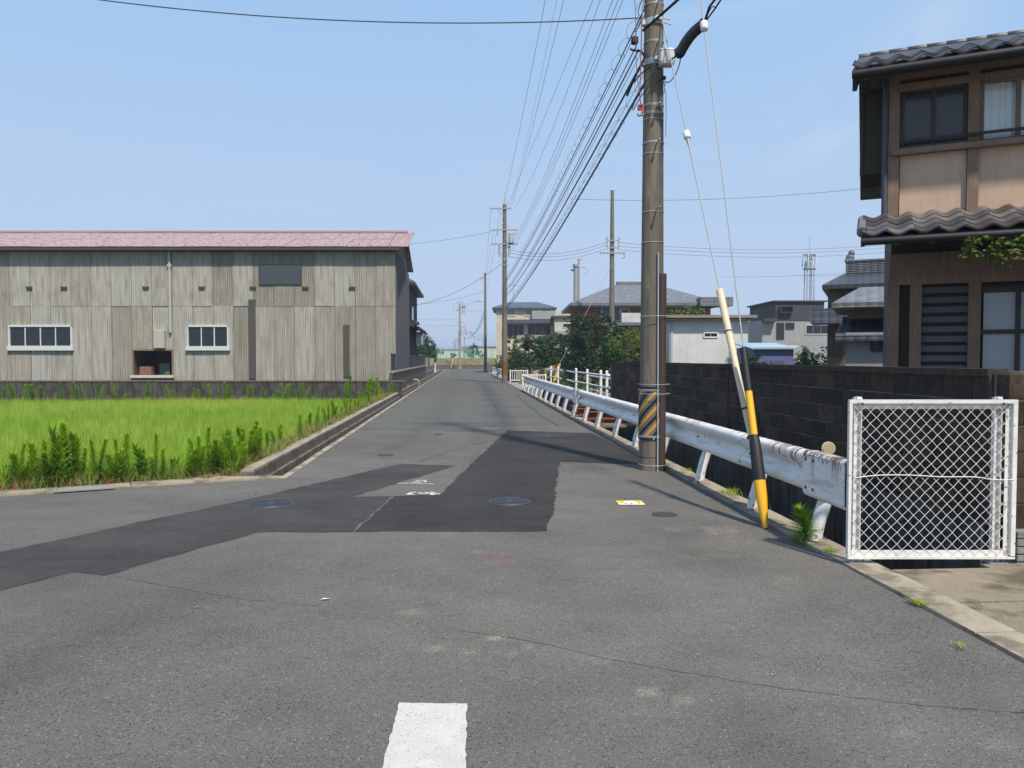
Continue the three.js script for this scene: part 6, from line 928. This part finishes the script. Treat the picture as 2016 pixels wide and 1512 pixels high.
function tree(label, group, pos, blobs, n, size, m, trunkR = 0.12, name = 'tree') {
  const o = thing(name, label, 'tree', group, pos, 0); let cy = 0, cx = 0, cz = 0; for (const b of blobs) { cx += b[0]; cy += b[1]; cz += b[2]; } cx /= blobs.length; cy /= blobs.length; cz /= blobs.length;
  part('trunk', [rod(V(0, -0.1, 0), V(cx * 0.5, cy * 0.6, cz * 0.5), trunkR, 8, trunkR * 0.7), rod(V(cx * 0.5, cy * 0.6, cz * 0.5), V(cx, cy * 1.1, cz), trunkR * 0.7, 7, trunkR * 0.3)], mBark, o);
  for (const b of blobs) part('limb', [rod(V(cx * 0.5, cy * 0.6, cz * 0.5), V(b[0], b[1], b[2]), trunkR * 0.45, 6, trunkR * 0.12)], mBark, o);
  part('crown', crown(blobs, n, size), m, o); return o;
}
const rb = (n, w, h0, h1, r0, r1, d = w) => Array.from({ length: n }, () => [rr(-w, w), rr(h0, h1), rr(-d, d), rr(r0, r1)]);
const gDark = leafM(0.028, 0.062, 0.018), gMid = leafM(0.042, 0.092, 0.022), gLight = leafM(0.12, 0.16, 0.022), gDeep = leafM(0.020, 0.045, 0.018);
const C = (px, Z, y = 0) => cam((px - 1008) / 1515 * Z, y, Z), top = (py, Z) => EYE + (706 - py) * Z / 1515;
tree('dark rounded tree behind the boundary wall, taller of two', 'trees left of the lane', C(840, 88), [[0, 3.4, 0, 0.9], [0.55, 2.9, 0, 0.8], [-0.6, 3.0, 0.2, 0.85], [0, 2.2, 0.4, 1.05], [0.8, 2.2, 0.2, 0.7]], 4200, 0.085, gDark);
tree('olive green tree behind the boundary wall, lower of two', 'trees left of the lane', C(833, 84), [[0, 2.5, 0, 0.7], [0.6, 2.0, 0.2, 0.65], [-0.6, 2.3, 0, 0.7], [0.95, 1.6, 0, 0.6], [0.2, 1.5, 0.3, 0.9], [-0.9, 1.6, 0.2, 0.8]], 4200, 0.085, gMid);
tree('small tree behind the green net fence left of pale pole', 'trees behind the net fence', C(860, 140, 1.6), rb(5, 0.9, 0.5, 1.4, 0.4, 0.7), 900, 0.11, gDark); tree('low shrub tree behind the net fence near pale pole', 'trees behind the net fence', C(888, 140, 1.6), rb(4, 0.8, 0.3, 0.7, 0.3, 0.5), 600, 0.1, gDark); tree('larger tree behind the green net fence right of pale pole', 'trees behind the net fence', C(932, 140, 1.6), [[0, 1.5, 0, 0.9], [0.9, 1.0, 0, 0.8], [-0.8, 1.0, 0, 0.8], [0.2, 2.3, 0, 0.6], [1.4, 0.6, 0, 0.6]], 1800, 0.11, gDark);
// the dense green between the channel and the houses
const mass = [[1012, 66, 3.7, 'dense dark shrub right of the distant guardrail', gMid, 1.6], [1040, 58, 3.5, 'dark green shrub in front of the cream house', gDark, 1.7], [1072, 54, 3.4, 'dark green shrub left of the pipe railing', gMid, 1.6], [1105, 52, 3.3, 'dark bush behind the soil heap', gDark, 1.5], [1136, 50, 4.0, 'tall dark broadleaf tree left of the red-brown house', gDark, 1.8], [1168, 46, 4.5, 'tallest dark tree in front of the red-brown house', gDeep, 1.7], [1196, 44, 4.2, 'dark tree just right of the tallest tree', gDark, 1.5], [1226, 42, 3.2, 'dark green bush by the left end of block wall', gMid, 1.3]];
for (const [px, Z, h, label, m, w] of mass) tree(label, 'dark trees and shrubs beyond the channel', C(px, Z), [...rb(7, w * 0.75, h * 0.2, h * 0.82, 0.6, 0.95), [0, h - 0.55, 0, 0.6], [w * 0.6, h * 0.3, 0.3, 0.9], [-w * 0.6, h * 0.3, 0.3, 0.9]], 4600, 0.085, m);
tree('low leafy shrub at the channel edge behind pipe railing', null, W(5.2, 0, 27.5), rb(7, 0.7, 0.2, 0.95, 0.3, 0.45, 2.0), 2200, 0.05, gMid, 0.05, 'shrub'); tree('low grassy shrub in front of the soil heap', null, W(5.0, 0, 36), rb(7, 0.8, 0.15, 0.6, 0.25, 0.4, 2.4), 1800, 0.05, gMid, 0.05, 'shrub'); tree('dark shrub under the left end of the block wall', null, W(5.6, 0, 24.0), rb(6, 0.6, 0.3, 1.5, 0.35, 0.5, 0.8), 2200, 0.055, gDeep, 0.05, 'shrub');
tree('low weed thicket left of the soil heap', null, W(6.0, 0, 46), rb(8, 1.6, 0.2, 0.9, 0.4, 0.6, 1.4), 2400, 0.06, gMid, 0.06, 'shrub'); tree('broad weed thicket beyond the bridge fence', null, W(6.4, 0, 54), rb(8, 1.8, 0.2, 1.0, 0.4, 0.6, 1.6), 2400, 0.06, gMid, 0.06, 'shrub');
tree('yellow-green garden tree left of the striped pole', null, C(1243, 36), rb(6, 0.7, 1.5, 2.6, 0.35, 0.55), 2600, 0.055, gLight, 0.06); tree('yellow-green tree above the white storehouse roof', null, C(1352, 52), [[0, 4.4, 0, 0.8], [-0.9, 4.2, 0, 0.7], [0.9, 4.3, 0, 0.7], [0.1, 3.6, 0, 0.9], [-1.3, 4.6, 0, 0.5]], 2600, 0.075, gLight);
[[1500, 36, 1.75, 'garden shrub left of the blue-roofed shed', gDark], [1580, 38, 2.0, 'garden shrub right of the blue-roofed shed', gMid], [1622, 34, 1.9, 'dark garden shrub below the old house', gDeep], [1480, 44, 2.6, 'dark green tree right of the white storehouse', gDark], [1548, 46, 2.3, 'round shrub in front of the modern house', gMid], [1600, 42, 2.3, 'leafy shrub between modern and old house', gMid]].forEach(([px, Z, h, l, m]) => tree(l, 'garden shrubs behind the block wall', C(px, Z), rb(6, 0.8, 0.5, h - 0.4, 0.4, 0.6), 1800, 0.065, m, 0.06, 'shrub'));
// garden pine in front of the near house, reaching into the picture from the right
{
  const o = thing('garden_tree', 'garden tree with green sprays in front of the near house', 'tree', null, cam(5.75, 0.2, 8.0));
  const tips = [[-0.45, 2.55], [-0.2, 2.75], [0.0, 2.35], [0.25, 2.6], [0.5, 2.8], [-0.75, 2.42], [0.35, 2.2], [-0.95, 2.5]];
  part('trunk', [tube([V(0.35, -0.1, 0), V(0.3, 0.8, 0.02), V(0.42, 1.5, 0), V(0.25, 2.5, 0.02)], 0.05, 16, 8)], mBark, o);
  for (const [x, y] of tips) part('limb', [tube([V(0.36, 1.7, 0), V((x + 0.36) / 2, y - 0.05, 0.02), V(x, y, 0.03)], 0.014, 10, 6)], mBark, o);
  part('crown', crown(tips.map(([x, y], i) => [x, y + 0.03, 0.03 * (i % 3), 0.21, 0.12]), 1500, 0.03), leafM(0.075, 0.11, 0.022), o);
}
scene.fog = new THREE.FogExp2(new THREE.Color().setRGB(0.60, 0.69, 0.84), 0.0007);   // summer haze
renderer.render(scene, camera);
